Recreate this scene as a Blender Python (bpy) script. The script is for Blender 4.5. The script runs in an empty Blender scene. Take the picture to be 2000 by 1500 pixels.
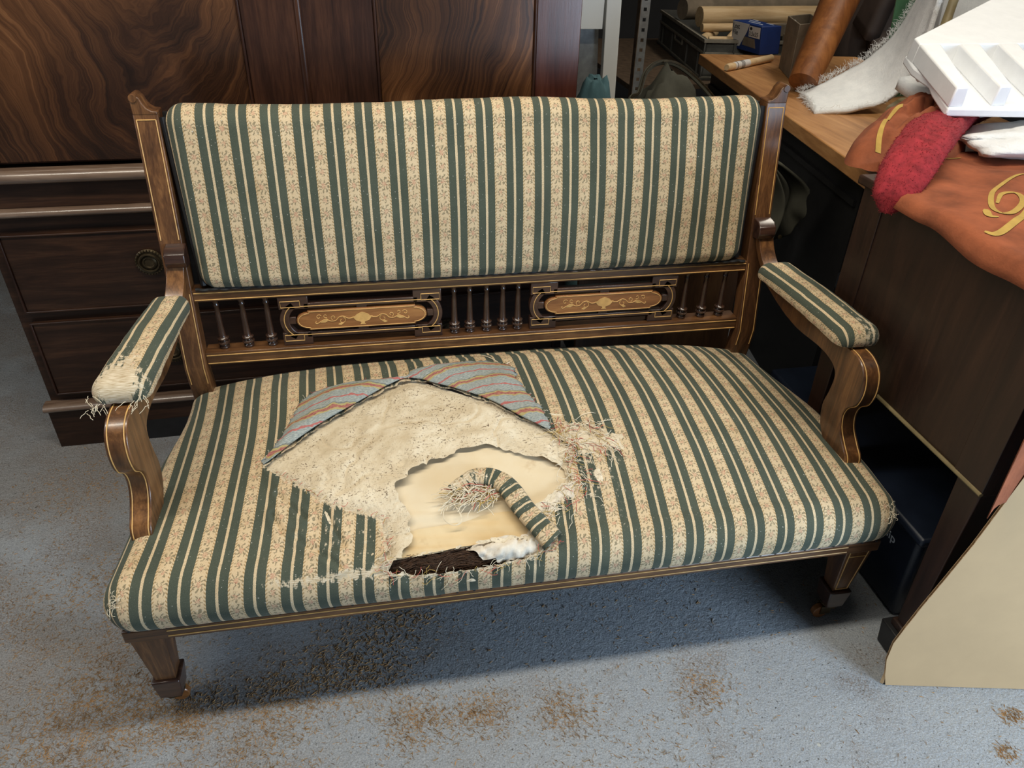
import bpy, math, random
import numpy as np
from mathutils import Matrix, Vector
random.seed(7); rng = np.random.default_rng(11)
S = bpy.context.scene
COL = S.collection

# ------------------------------------------------------------------ camera, world, lights, exposure
cam_d = bpy.data.cameras.new('camera'); cam_d.sensor_width = 36.0; cam_d.lens = 25.964; cam_d.clip_start = .02
cam = bpy.data.objects.new('camera', cam_d); COL.objects.link(cam)
_y, _p, _r = math.radians(-10.8637), math.radians(33.2751), math.radians(1.5415)
fwd = Vector((-math.sin(_y)*math.cos(_p), math.cos(_y)*math.cos(_p), -math.sin(_p)))
rgt = Vector((math.cos(_y), math.sin(_y), 0)); upv = rgt.cross(fwd)
r2 = math.cos(_r)*rgt + math.sin(_r)*upv; u2 = -math.sin(_r)*rgt + math.cos(_r)*upv
mw = Matrix.Identity(4)
for i in range(3):
    mw[i][0], mw[i][1], mw[i][2] = r2[i], u2[i], -fwd[i]
mw.translation = Vector((-.2101, -.8635, 1.234))
cam.matrix_world = mw
S.camera = cam

world = bpy.data.worlds.new('world'); S.world = world; world.use_nodes = True
bg = world.node_tree.nodes['Background']; bg.inputs[0].default_value = (.80, .90, 1, 1); bg.inputs[1].default_value = .16

def area(name, loc, target, sx, sy, power, col):
    l = bpy.data.lights.new(name, 'AREA'); l.shape = 'RECTANGLE'; l.size = sx; l.size_y = sy; l.energy = power; l.color = col
    o = bpy.data.objects.new(name, l); COL.objects.link(o); o.location = loc
    d = Vector(target) - Vector(loc); o.rotation_euler = d.to_track_quat('-Z', 'Y').to_euler()
    return o
# ceiling strip lamp right above the front edge of the seat, and cool daylight from the doorway behind the camera
area('ceiling_strip_lamp', (-.20, -.13, 2.35), (-.20, -.13, 0), 3.0, .14, 54, (1, .92, .78))
area('added_rear_light', (1.7, 1.6, 2.35), (1.6, 1.6, 0), 1.2, .14, 15, (1, .92, .78))  # added light with no known fixture, brightens the work table and back right
area('doorway_daylight', (1.50, -1.50, .75), (.2, .1, .1), .8, .9, 46, (.62, .80, 1))
area('side_window_daylight', (-2.15, .05, 1.10), (0, .1, .2), .8, .7, 9, (.90, .94, 1))
S.view_settings.view_transform = 'Standard'; S.view_settings.look = 'None'
S.view_settings.exposure = 0.02; S.view_settings.gamma = 1.0; S.view_settings.use_curve_mapping = False

# ------------------------------------------------------------------ material helpers
class NT:
    def __init__(s, name):
        s.m = bpy.data.materials.new(name); s.m.use_nodes = True; s.t = s.m.node_tree
        s.b = s.t.nodes['Principled BSDF']
    def put(s, inp, v):
        if v is None: return
        if isinstance(v, bpy.types.NodeSocket): s.t.links.new(v, inp)
        elif inp.type == 'RGBA' and len(v) == 3: inp.default_value = (*v, 1)
        else: inp.default_value = v
    def n(s, typ, _ins=None, **props):
        nd = s.t.nodes.new(typ)
        for k, v in props.items(): setattr(nd, k, v)
        for k, v in (_ins or {}).items(): s.put(nd.inputs[k], v)
        return nd
    def ma(s, op, a, b=None, c=None):
        nd = s.t.nodes.new('ShaderNodeMath'); nd.operation = op
        s.put(nd.inputs[0], a); s.put(nd.inputs[1], b); s.put(nd.inputs[2], c)
        return nd.outputs[0]
    def mix(s, f, a, b, blend='MIX'):
        nd = s.t.nodes.new('ShaderNodeMix'); nd.data_type = 'RGBA'; nd.blend_type = blend
        s.put(nd.inputs[0], f); s.put(nd.inputs[6], a); s.put(nd.inputs[7], b)
        return nd.outputs[2]
    def coord(s, kind='Object', scale=(1, 1, 1), rot=(0, 0, 0), loc=(0, 0, 0)):
        tc = s.n('ShaderNodeTexCoord'); mp = s.n('ShaderNodeMapping', {0: tc.outputs[kind], 'Location': loc, 'Scale': scale, 'Rotation': rot})
        return mp.outputs[0]
    def noise(s, vec, scale, detail=4, rough=.55, dist=0.):
        return s.n('ShaderNodeTexNoise', {'Vector': vec, 'Scale': scale, 'Detail': detail, 'Roughness': rough, 'Distortion': dist}).outputs[0]
    def ramp(s, f, stops):
        nd = s.n('ShaderNodeValToRGB', {0: f}); e = nd.color_ramp.elements
        while len(e) < len(stops): e.new(.5)
        for el, (p, c) in zip(e, stops): el.position = p; el.color = (*c, 1) if len(c) == 3 else c
        return nd.outputs[0]
    def step(s, f, lo, hi):
        nd = s.n('ShaderNodeMapRange', {0: f, 1: lo, 2: hi, 3: 0., 4: 1.}); nd.clamp = True
        return nd.outputs[0]
    def bump(s, h, strength=.3, dist=.002):
        return s.n('ShaderNodeBump', {'Height': h, 'Strength': strength, 'Distance': dist}).outputs[0]
    def out(s, col=None, rough=.6, normal=None, spec=.5, coat=0, coat_r=.1, metal=0, sheen=0, sss=0):
        b = s.b.inputs
        s.put(b['Base Color'], col); s.put(b['Roughness'], rough); s.put(b['Normal'], normal)
        b['Specular IOR Level'].default_value = spec; b['Coat Weight'].default_value = coat; b['Coat Roughness'].default_value = coat_r
        b['Metallic'].default_value = metal; b['Sheen Weight'].default_value = sheen
        return s.m

def wood(name, dark, mid, light, axis='x', scale=1., rough=.35, coat=.3, contrast=1., spec=.5):
    t = NT(name)
    k = {'x': (1.2, 16, 16), 'y': (16, 1.2, 16), 'z': (16, 16, 1.2)}[axis]
    v = t.coord('Object', tuple(a*scale for a in k))
    n1 = t.noise(v, 2.2, 6, .62, 1.1)
    v2 = t.coord('Object', tuple(a*scale*5 for a in k)); n2 = t.noise(v2, 3., 5, .7)
    f = t.ma('ADD', t.ma('MULTIPLY', n1, .7*contrast), t.ma('MULTIPLY', n2, .3))
    v3 = t.coord('Object'); n3 = t.noise(v3, 3.5, 3, .6)
    f = t.ma('ADD', f, t.ma('MULTIPLY', t.ma('SUBTRACT', n3, .5), .35))
    c = t.ramp(f, [(.28, dark), (.5, mid), (.72, light)])
    return t.out(c, t.ma('ADD', rough, t.ma('MULTIPLY', n2, .12)), t.bump(n2, .12, .001), spec, coat, .16)

def plain(name, col, rough=.6, var=.12, vs=18, bump=.15, bs=160, spec=.4, coat=0, metal=0):
    t = NT(name); v = t.coord('Object')
    n = t.noise(v, vs, 5, .6); f = t.step(n, .3, .7)
    a = tuple(max(0, c*(1-var)) for c in col); b = tuple(min(1, c*(1+var)) for c in col)
    return t.out(t.mix(f, a, b), rough, t.bump(t.noise(v, bs, 3, .6), bump, .001), spec, coat, .1, metal)

def flame(name, cx, sgn):
    """crotch-figured mahogany veneer: feathered arcs that rise from a stem"""
    t = NT(name); tc = t.n('ShaderNodeTexCoord'); sp = t.n('ShaderNodeSeparateXYZ', {0: tc.outputs['Object']})
    x = t.ma('SUBTRACT', sp.outputs[0], cx); z = sp.outputs[2]
    ns = t.coord('Object', (3.2, 3.2, 3.2)); w1 = t.ma('SUBTRACT', t.noise(ns, 1.0, 2, .5), .5)
    ns2 = t.coord('Object', (9, 9, 9)); w2 = t.ma('SUBTRACT', t.noise(ns2, 1.2, 3, .55), .5)
    xw = t.ma('ADD', x, t.ma('MULTIPLY', w1, .22))
    ax = t.ma('SQRT', t.ma('ADD', t.ma('MULTIPLY', xw, xw), .0012))
    ph = t.ma('ADD', t.ma('MULTIPLY', z, .75), t.ma('MULTIPLY', t.ma('POWER', ax, 1.35), -2.9*sgn))
    ph = t.ma('ADD', ph, t.ma('MULTIPLY', w2, .12))
    cmb = t.n('ShaderNodeCombineXYZ', {0: t.ma('MULTIPLY', ph, 1.0), 1: t.ma('MULTIPLY', x, .12), 2: 0.})
    g1 = t.noise(cmb.outputs[0], 30, 6, .66); g2 = t.noise(cmb.outputs[0], 130, 5, .7)
    big = t.noise(t.coord('Object', (2.2, 2.2, 1.4)), 1.6, 3, .55)
    f = t.ma('ADD', t.ma('MULTIPLY', g1, .62), t.ma('MULTIPLY', g2, .30))
    f = t.ma('ADD', f, t.ma('MULTIPLY', t.ma('SUBTRACT', big, .46), .75))
    c = t.ramp(f, [(.27, (.009, .0045, .003)), (.43, (.034, .0145, .0075)), (.58, (.092, .038, .0155)), (.78, (.225, .100, .040))])
    return t.out(c, .26, t.bump(g2, .05, .001), .45, .22, .12)

# ------------------------------------------------------------------ striped tapestry fabric
PITCH = .0568
def stripes(t, wear=True):
    uvn = t.n('ShaderNodeUVMap', uv_map='fab'); sp = t.n('ShaderNodeSeparateXYZ', {0: uvn.outputs[0]})
    u0, v = sp.outputs[0], sp.outputs[1]
    jn = t.n('ShaderNodeTexNoise', {'Vector': uvn.outputs[0], 'Scale': 420., 'Detail': 2.}).outputs[0]
    u = t.ma('ADD', u0, t.ma('MULTIPLY', t.ma('SUBTRACT', jn, .5), .0011))
    k = t.ma('ADD', t.ma('DIVIDE', u, PITCH), 1000.5)
    sf = t.ma('SUBTRACT', t.ma('FRACT', t.ma('ADD', k, .5)), .5)
    d = t.ma('ABSOLUTE', sf)
    wide = t.ma('LESS_THAN', d, .207); narrow = t.ma('GREATER_THAN', d, .459)
    cream = t.ma('MAXIMUM', wide, narrow)
    nv = t.n('ShaderNodeTexNoise', {'Vector': uvn.outputs[0], 'Scale': 210., 'Detail': 2.}).outputs[1]
    nsx = t.n('ShaderNodeSeparateXYZ', {0: nv})
    lx = t.ma('ADD', t.ma('MULTIPLY', sf, PITCH), t.ma('MULTIPLY', t.ma('SUBTRACT', nsx.outputs[0], .5), .0105))
    lyn = t.ma('MULTIPLY', t.ma('SUBTRACT', nsx.outputs[1], .5), .20)
    P = .0525
    vv = t.ma('ADD', t.ma('DIVIDE', v, P), 100.)
    def motif(ly, r0, r1, nl, rc, tw):
        ly = t.ma('MULTIPLY', t.ma('ADD', t.ma('SUBTRACT', t.ma('FRACT', ly), .5), lyn), P)
        r = t.ma('SQRT', t.ma('ADD', t.ma('MULTIPLY', lx, lx), t.ma('MULTIPLY', t.ma('MULTIPLY', ly, ly), .72)))
        th = t.ma('ARCTAN2', ly, lx)
        ray = t.ma('SINE', t.ma('ADD', t.ma('MULTIPLY', th, nl), t.ma('MULTIPLY', r, tw)))
        ring = t.ma('MULTIPLY', t.ma('GREATER_THAN', r, r0), t.ma('LESS_THAN', r, t.ma('ADD', r1, t.ma('MULTIPLY', t.ma('SUBTRACT', jn, .5), .006))))
        leaf = t.ma('MULTIPLY', ring, t.ma('GREATER_THAN', ray, .30))
        pet = t.ma('MULTIPLY', t.ma('LESS_THAN', r, rc), t.ma('GREATER_THAN', t.ma('SINE', t.ma('ADD', t.ma('MULTIPLY', th, 5.), t.ma('MULTIPLY', r, 900.))), -.35))
        return leaf, pet
    l1, p1 = motif(t.ma('ADD', vv, .5), .0030, .0112, 8., .0040, 330.)
    l2, p2 = motif(vv, .0028, .0074, 6., .0034, 520.)
    leaf = t.ma('MULTIPLY', t.ma('MAXIMUM', l1, l2), t.ma('LESS_THAN', d, .18)); pet = t.ma('MAXIMUM', p1, p2)
    rope = t.ma('MULTIPLY', t.ma('MULTIPLY', t.ma('GREATER_THAN', d, .150), wide), t.ma('GREATER_THAN', t.ma('SINE', t.ma('ADD', t.ma('MULTIPLY', v, 2*math.pi/.0062), t.ma('MULTIPLY', d, 55.))), .25))
    fine = t.n('ShaderNodeTexNoise', {'Vector': t.n('ShaderNodeMapping', {0: uvn.outputs[0], 'Scale': (900., 500., 1.)}).outputs[0], 'Scale': 1., 'Detail': 3.}).outputs[0]
    spk = t.ma('MULTIPLY', narrow, t.ma('GREATER_THAN', fine, .56))
    blot = t.n('ShaderNodeTexNoise', {'Vector': uvn.outputs[0], 'Scale': 11., 'Detail': 4., 'Roughness': .6}).outputs[0]
    stain = t.n('ShaderNodeTexNoise', {'Vector': t.n('ShaderNodeMapping', {0: uvn.outputs[0], 'Scale': (26., 13., 1.), 'Location': (3.1, 1.7, 0)}).outputs[0], 'Scale': 1., 'Detail': 3.}).outputs[0]
    cc = t.mix(t.step(blot, .32, .68), (.54, .41, .25), (.63, .50, .325))
    cc = t.mix(t.ma('MULTIPLY', t.step(stain, .60, .78), .55), cc, (.42, .27, .13))
    cc = t.mix(t.ma('MULTIPLY', t.step(fine, .48, .66), .42), cc, (.36, .25, .13))
    cc = t.mix(t.ma('MULTIPLY', spk, .5), cc, (.25, .23, .15))
    cc = t.mix(t.ma('MULTIPLY', rope, .85), cc, (.29, .19, .08))
    cc = t.mix(t.ma('MULTIPLY', leaf, .72), cc, (.12, .105, .06))
    cc = t.mix(t.ma('MULTIPLY', pet, .55), cc, (.40, .14, .095))
    gg = t.mix(t.step(blot, .3, .7), (.046, .056, .041), (.070, .082, .059))
    gg = t.mix(t.ma('MULTIPLY', t.step(fine, .45, .8), .55), gg, (.115, .135, .10))
    col = t.mix(cream, gg, cc)
    lint = t.n('ShaderNodeTexNoise', {'Vector': uvn.outputs[0], 'Scale': 300., 'Detail': 1.}).outputs[0]
    col = t.mix(t.ma('MULTIPLY', t.step(lint, .735, .76), .7), col, (.62, .60, .54))
    if wear:
        at = t.n('ShaderNodeAttribute', attribute_name='wear').outputs['Fac']
        wn = t.n('ShaderNodeTexNoise', {'Vector': t.n('ShaderNodeMapping', {0: uvn.outputs[0], 'Scale': (150., 75., 1.)}).outputs[0], 'Scale': 1., 'Detail': 5., 'Roughness': .7}).outputs[0]
        wn2 = t.n('ShaderNodeTexNoise', {'Vector': t.n('ShaderNodeMapping', {0: uvn.outputs[0], 'Scale': (60., 900., 1.)}).outputs[0], 'Scale': 1., 'Detail': 2.}).outputs[0]
        w = t.ma('ADD', at, t.ma('MULTIPLY', t.ma('SUBTRACT', wn, .5), 2.1))
        w = t.step(t.ma('ADD', w, t.ma('MULTIPLY', t.ma('SUBTRACT', wn2, .5), .35)), .52, .66)
        thr = t.mix(t.step(wn2, .38, .62), (.40, .31, .19), (.66, .58, .44))
        col = t.mix(w, col, thr)
    h = t.ma('ADD', t.ma('MULTIPLY', fine, .6), t.ma('MULTIPLY', cream, .5))
    return col, h

def fabric(name, wear=True):
    t = NT(name); c, h = stripes(t, wear)
    return t.out(c, .88, t.bump(h, .25, .0006), .18, sheen=.08)

# ------------------------------------------------------------------ mesh helpers (all coordinates are world metres)
ORG = {}
def props(o, label=None, cat=None, group=None, kind=None):
    if label: o['label'] = label
    if cat: o['category'] = cat
    if group: o['group'] = group
    if kind: o['kind'] = kind
    return o
def empty(name, loc, label, cat, group=None):
    o = bpy.data.objects.new(name, None); COL.objects.link(o); o.location = loc; o.empty_display_size = .05
    ORG[o] = np.array(loc, float); return props(o, label, cat, group)
def obj(name, V, F, mat, parent=None, smooth=True, angle=38, uv=None, attrs=None, bevel=0, org=None, sub=0, solid=0, solid_off=-1):
    V = np.asarray(V, float).reshape(-1, 3)
    if parent is not None: o0 = ORG[parent]
    else: o0 = np.array(org if org is not None else (V[:, 0].mean(), V[:, 1].mean(), V[:, 2].min()), float)
    me = bpy.data.meshes.new(name); me.from_pydata((V-o0).tolist(), [], [tuple(int(i) for i in f) for f in F]); me.update()
    if uv is not None:
        lay = me.uv_layers.new(name='fab'); li = np.empty(len(me.loops), int); me.loops.foreach_get('vertex_index', li)
        lay.data.foreach_set('uv', np.asarray(uv, float)[li].astype(np.float32).ravel())
    for k, a in (attrs or {}).items():
        at = me.attributes.new(k, 'FLOAT', 'POINT'); at.data.foreach_set('value', np.asarray(a, np.float32))
    if smooth:
        me.shade_smooth()
        if angle < 180: me.set_sharp_from_angle(angle=math.radians(angle))
    if mat is not None:
        for m in (mat if isinstance(mat, (list, tuple)) else [mat]): me.materials.append(m)
    o = bpy.data.objects.new(name, me); COL.objects.link(o)
    if parent is not None: o.parent = parent; ORG[o] = o0
    else: o.location = o0; ORG[o] = o0
    if sub:
        m = o.modifiers.new('subdivision', 'SUBSURF'); m.levels = sub; m.render_levels = sub
    if solid:
        m = o.modifiers.new('thickness', 'SOLIDIFY'); m.thickness = solid; m.offset = solid_off
    if bevel:
        m = o.modifiers.new('bevel', 'BEVEL'); m.width = bevel; m.segments = 2; m.limit_method = 'ANGLE'; m.angle_limit = math.radians(40); m.harden_normals = False
    return o
def clone(o, offset, parent, mirror_x=False):
    c = o.copy(); COL.objects.link(c); c.parent = parent; ORG[c] = ORG[parent]
    c.location = Vector(o.location) + Vector(offset)
    return c

def inlay(paths, parent, r=.0010, up=(1, 0, 0)):
    for p_ in paths: MB().tube(p_, r, 6, up).build('inlay_line', M['box'], parent)
class MB:
    def __init__(s): s.V = []; s.F = []
    def add(s, V, F):
        n = len(s.V); s.V += [tuple(v) for v in V]; s.F += [tuple(i+n for i in f) for f in F]; return s
    def box(s, x0, x1, y0, y1, z0, z1):
        return s.hexa([(x0,y0,z0),(x1,y0,z0),(x1,y1,z0),(x0,y1,z0)], [(x0,y0,z1),(x1,y0,z1),(x1,y1,z1),(x0,y1,z1)])
    def hexa(s, lo, hi):
        return s.add(list(lo)+list(hi), [(3,2,1,0),(4,5,6,7),(0,1,5,4),(1,2,6,5),(2,3,7,6),(3,0,4,7)])
    def obox(s, c, ax, ay, az):   # centre and three half vectors
        c, ax, ay, az = map(np.array, (c, ax, ay, az)); q = lambda i, j, k: c+i*ax+j*ay+k*az
        return s.hexa([q(-1,-1,-1),q(1,-1,-1),q(1,1,-1),q(-1,1,-1)], [q(-1,-1,1),q(1,-1,1),q(1,1,1),q(-1,1,1)])
    def prism(s, poly, f0, f1):   # poly 2-d points; f0/f1 map them to the two faces
        n = len(poly); a = [f0(*q) for q in poly]; b = [f1(*q) for q in poly]
        return s.add(a+b, [tuple(range(n))[::-1], tuple(range(n, 2*n))]+[(i, (i+1) % n, (i+1) % n+n, i+n) for i in range(n)])
    def tube(s, path, rad, n=8, up=(0, 0, 1), prof=None, caps=True):
        P = np.array(path, float); m = len(P); rad = np.broadcast_to(np.asarray(rad, float), (m,)) if np.ndim(rad) < 1 or len(np.shape(rad)) == 1 else rad
        T = np.gradient(P, axis=0); T /= np.linalg.norm(T, axis=1)[:, None]+1e-12
        u = np.array(up, float); V = []
        if prof is None: prof = [(math.cos(2*math.pi*i/n), math.sin(2*math.pi*i/n)) for i in range(n)]
        n = len(prof)
        for i in range(m):
            a = np.cross(T[i], u); la = np.linalg.norm(a)
            if la < 1e-4: a = np.cross(T[i], (1, .1, .2)); la = np.linalg.norm(a)
            a /= la; b = np.cross(a, T[i]); u = b if prof is None else u
            for (c, d) in prof: V.append(P[i]+rad[i]*(c*a+d*b))
        F = [(i*n+j, i*n+(j+1) % n, (i+1)*n+(j+1) % n, (i+1)*n+j) for i in range(m-1) for j in range(n)]
        if caps: F += [tuple(range(n))[::-1], tuple((m-1)*n+j for j in range(n))]
        return s.add(V, F)
    def lathe(s, prof, c, n=16, axis='z'):
        V = []; m = len(prof)
        for r, h in prof:
            for j in range(n):
                a = 2*math.pi*j/n; q = (r*math.cos(a), r*math.sin(a), h)
                if axis == 'y': q = (q[0], h, q[1])
                if axis == 'x': q = (h, q[0], q[1])
                V.append((c[0]+q[0], c[1]+q[1], c[2]+q[2]))
        F = [(i*n+j, i*n+(j+1) % n, (i+1)*n+(j+1) % n, (i+1)*n+j) for i in range(m-1) for j in range(n)]
        F += [tuple(range(n))[::-1], tuple((m-1)*n+j for j in range(n))]
        return s.add(V, F)
    def build(s, name, mat, parent=None, **k): return obj(name, s.V, s.F, mat, parent, **k)
def box(name, x0, x1, y0, y1, z0, z1, mat, parent=None, **k):
    k.setdefault('bevel', .0015); return MB().box(x0, x1, y0, y1, z0, z1).build(name, mat, parent, **k)
def smooth_path(pts, n=8):
    P = np.array(pts, float); out = []
    Q = np.vstack([2*P[0]-P[1], P, 2*P[-1]-P[-2]])
    for i in range(1, len(Q)-2):
        for t in np.linspace(0, 1, n, endpoint=False):
            a, b, c, d = Q[i-1], Q[i], Q[i+1], Q[i+2]
            out.append(.5*((2*b)+(-a+c)*t+(2*a-5*b+4*c-d)*t*t+(-a+3*b-3*c+d)*t**3))
    out.append(P[-1]); return np.array(out)
def grid(P, uvs=None):
    """faces for a (m,n,3) array"""
    m, n = P.shape[:2]; F = [(i*n+j, i*n+j+1, (i+1)*n+j+1, (i+1)*n+j) for i in range(m-1) for j in range(n-1)]
    return P.reshape(-1, 3), F
_H = rng.random((256, 256))
def vnoise(x, y):
    x = np.asarray(x, float); y = np.asarray(y, float); xi = np.floor(x).astype(int); yi = np.floor(y).astype(int); fx = x-xi; fy = y-yi
    fx = fx*fx*(3-2*fx); fy = fy*fy*(3-2*fy); h = lambda a, b: _H[a % 256, b % 256]
    return (h(xi, yi)*(1-fx)+h(xi+1, yi)*fx)*(1-fy)+(h(xi, yi+1)*(1-fx)+h(xi+1, yi+1)*fx)*fy-.5
def fbm(x, y, o=3): return sum(vnoise(x*2**i+17*i, y*2**i+5*i)/2**i for i in range(o))
def inside(poly, x, y):
    P = np.array(poly); r = np.zeros(np.shape(x), bool); j = len(P)-1
    for i in range(len(P)):
        c = ((P[i, 1] > y) != (P[j, 1] > y)) & (x < (P[j, 0]-P[i, 0])*(y-P[i, 1])/(P[j, 1]-P[i, 1]+1e-15)+P[i, 0]); r ^= c; j = i
    return r
def nearest(poly, x, y, closed=True):
    P = np.array(poly, float); best = np.full(np.shape(x), 1e9); bx = np.zeros_like(best); by = np.zeros_like(best)
    for i in range(len(P) if closed else len(P)-1):
        a, b = P[i], P[(i+1) % len(P)]; d = b-a; t = np.clip(((x-a[0])*d[0]+(y-a[1])*d[1])/(d@d+1e-15), 0, 1)
        qx, qy = a[0]+t*d[0], a[1]+t*d[1]; q = np.hypot(x-qx, y-qy); m = q < best
        best = np.where(m, q, best); bx = np.where(m, qx, bx); by = np.where(m, qy, by)
    return best, bx, by
def rough_poly(poly, step=.006, amp=.003, seed=0):
    P = np.array(poly, float); out = []; r = np.random.default_rng(seed)
    for i in range(len(P)):
        a, b = P[i], P[(i+1) % len(P)]; L = np.linalg.norm(b-a); k = max(1, int(L/step))
        for j in range(k): out.append(a+(b-a)*j/k+r.normal(0, amp, 2)*(1 if j else .5))
    return np.array(out)

# ------------------------------------------------------------------ materials
M = {}
M['rose'] = wood('rosewood', (.020, .008, .004), (.088, .038, .0145), (.22, .10, .036), 'x', 1.6, .30, .35)
M['rosez'] = wood('rosewood_upright', (.022, .0085, .004), (.100, .042, .0155), (.25, .113, .039), 'z', 1.6, .36, .12)
M['arm'] = wood('arm_wood', (.022, .0090, .004), (.100, .042, .0150), (.26, .115, .038), 'z', 1.2, .28, .4)
M['dark'] = wood('dark_rosewood', (.012, .006, .005), (.040, .018, .012), (.085, .038, .022), 'x', 1.6, .25, .45)
M['plaque'] = wood('plaque_veneer', (.10, .035, .010), (.25, .100, .030), (.42, .19, .058), 'x', 1.3, .3, .3)
M['box'] = plain('boxwood_stringing', (.62, .36, .12), .45, .2, 60)
M['mahog'] = wood('mahogany', (.008, .004, .0026), (.027, .0122, .0070), (.066, .030, .0155), 'x', .9, .34, .06, 1., .3)
M['mould'] = wood('painted_highlight_moulding', (.04, .022, .015), (.13, .08, .052), (.27, .19, .135), 'x', .9, .30, .8, 1., .8)  # base colour lightened to paint in the highlight along the mouldings
M['mahogz'] = wood('mahogany_upright', (.009, .0042, .003), (.034, .0135, .008), (.080, .032, .016), 'z', .9, .32, .08, 1., .3)
M['redstile'] = wood('red_mahogany_stile', (.024, .007, .005), (.060, .018, .012), (.10, .034, .021), 'z', .9, .25, .2)
M['flameL'] = flame('flame_mahogany_left', .42, 1.); M['flameR'] = flame('flame_mahogany_right', .25, 1.)
M['desk'] = wood('desk_mahogany', (.008, .0036, .0022), (.024, .0100, .0055), (.046, .020, .0105), 'z', .7, .42, .08)
M['table'] = wood('table_top_wood', (.22, .090, .027), (.42, .20, .068), (.58, .32, .13), 'y', .6, .5, .05)
M['boardw'] = wood('brown_board_wood', (.03, .014, .007), (.075, .036, .016), (.13, .07, .03), 'z', .8, .4, .05)
M['spin'] = wood('turned_spindle_wood', (.010, .005, .004), (.034, .016, .010), (.085, .040, .020), 'z', 1.6, .22, .5)
M['tleg'] = plain('dark_painted_leg', (.020, .024, .032), .45, .4, 20)
M['brass'] = plain('dark_brass', (.075, .055, .03), .38, .3, 80, metal=.7)
M['metal'] = plain('galvanised_steel', (.30, .31, .31), .45, .25, 30, metal=.55)
M['rust'] = plain('rusty_steel', (.10, .065, .04), .75, .4, 40)
M['black'] = plain('black_parts_and_shade', (.012, .012, .013), .5, .2, 50)
M['white'] = plain('white_gloss_paint', (.78, .78, .74), .4, .03, 8)
M['crate'] = plain('grey_crate_plastic', (.085, .085, .078), .55, .25, 25)
M['cratedust'] = plain('dusty_crate_rim', (.22, .20, .16), .8, .25, 40)
M['rod'] = wood('pale_dowel_wood', (.48, .30, .14), (.66, .47, .26), (.78, .60, .38), 'x', 1., .6, 0)
M['greyblock'] = plain('dusty_grey_timber', (.20, .16, .115), .85, .3, 14)
M['log'] = wood('brown_post_wood', (.10, .030, .008), (.22, .075, .018), (.36, .14, .04), 'z', .7, .4, .15)
M['foam'] = plain('white_polystyrene', (.86, .87, .88), .75, .03, 30, .35, 320)
M['navy'] = plain('navy_plastic', (.010, .015, .028), .4, .3, 10)
M['bluebox'] = plain('blue_printed_card', (.012, .035, .16), .45, .15, 20)
M['paper'] = plain('white_label_paper', (.66, .64, .62), .6, .05, 20)
M['ink'] = plain('black_ink', (.02, .02, .022), .6, .1, 20)
M['inkw'] = plain('white_ink', (.62, .66, .72), .6, .1, 20)
M['olive'] = plain('olive_canvas', (.050, .048, .034), .92, .3, 12, .5, 260)
M['teal'] = plain('teal_cotton', (.055, .115, .130), .92, .22, 12, .5, 260)
M['orange'] = plain('orange_cotton', (.27, .078, .032), .95, .42, 11, .7, 240)
M['yellow'] = plain('yellow_print', (.44, .29, .07), .9, .15, 40)
M['red'] = plain('red_fleece', (.26, .020, .027), .98, .35, 60, .9, 190)
M['card'] = plain('cardboard', (.48, .325, .175), .82, .06, 7, .12, 90)
M['brownleather'] = plain('dark_brown_upholstery', (.040, .026, .020), .7, .3, 8)
M['bamboo'] = plain('bamboo', (.20, .155, .075), .5, .25, 20)
M['greenglass'] = plain('green_plastic_sheet', (.05, .13, .07), .25, .3, 15)
M['hair'] = plain('brown_horsehair', (.075, .038, .020), .95, .5, 120, 1., 240)
M['cottonwool'] = plain('white_cotton_wool', (.66, .60, .50), 1., .14, 60, 1., 110)
M['thread_w'] = plain('pale_thread', (.68, .60, .45), .95, .1, 40)
M['thread_r'] = plain('red_thread', (.46, .09, .07), .95, .15, 40)
M['thread_y'] = plain('ochre_thread', (.40, .27, .07), .95, .15, 40)
M['litter'] = plain('tan_litter', (.34, .195, .080), .95, .45, 30)
M['cover'] = fabric('striped_tapestry'); M['backfab'] = M['cover']

def m_calico(nm='cream_calico', ca=(.66, .54, .355), cb=(.70, .61, .45)):
    t = NT(nm); v = t.coord('Object'); a = t.noise(v, 8, 4, .6); w = t.noise(t.coord('Object', (60, 900, 60)), 1, 2); w2 = t.noise(t.coord('Object', (900, 60, 60)), 1, 2)
    c = t.mix(t.step(a, .35, .7), ca, cb); b = t.noise(t.coord('Object', loc=(4, 2, 0)), 14, 4, .7)
    c = t.mix(t.ma('MULTIPLY', t.step(b, .62, .78), .6), c, (.42, .27, .13))
    return t.out(c, .9, t.bump(t.ma('ADD', w, w2), .25, .0005), .15)
def m_wad():
    t = NT('flecked_wadding'); v = t.coord('Object'); a = t.noise(v, 14, 5, .65)
    c = t.mix(t.step(a, .35, .68), (.57, .475, .33), (.72, .64, .49))
    fl = t.noise(t.coord('Object', (150, 330, 200), rot=(0, 0, .3)), 1., 3, .6); fl2 = t.noise(t.coord('Object', (300, 160, 200), rot=(0, 0, .9)), 1., 3, .6); dn = t.noise(v, 22, 2)
    m = t.ma('MAXIMUM', t.step(fl, .60, .64), t.step(fl2, .61, .65)); m = t.ma('MULTIPLY', m, t.step(dn, .34, .58))
    c = t.mix(t.ma('MULTIPLY', m, .85), c, (.10, .06, .035))
    return t.out(c, .98, t.bump(t.ma('ADD', t.noise(v, 120, 4, .7), t.ma('MULTIPLY', a, 2.)), .75, .003), .1)
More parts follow.
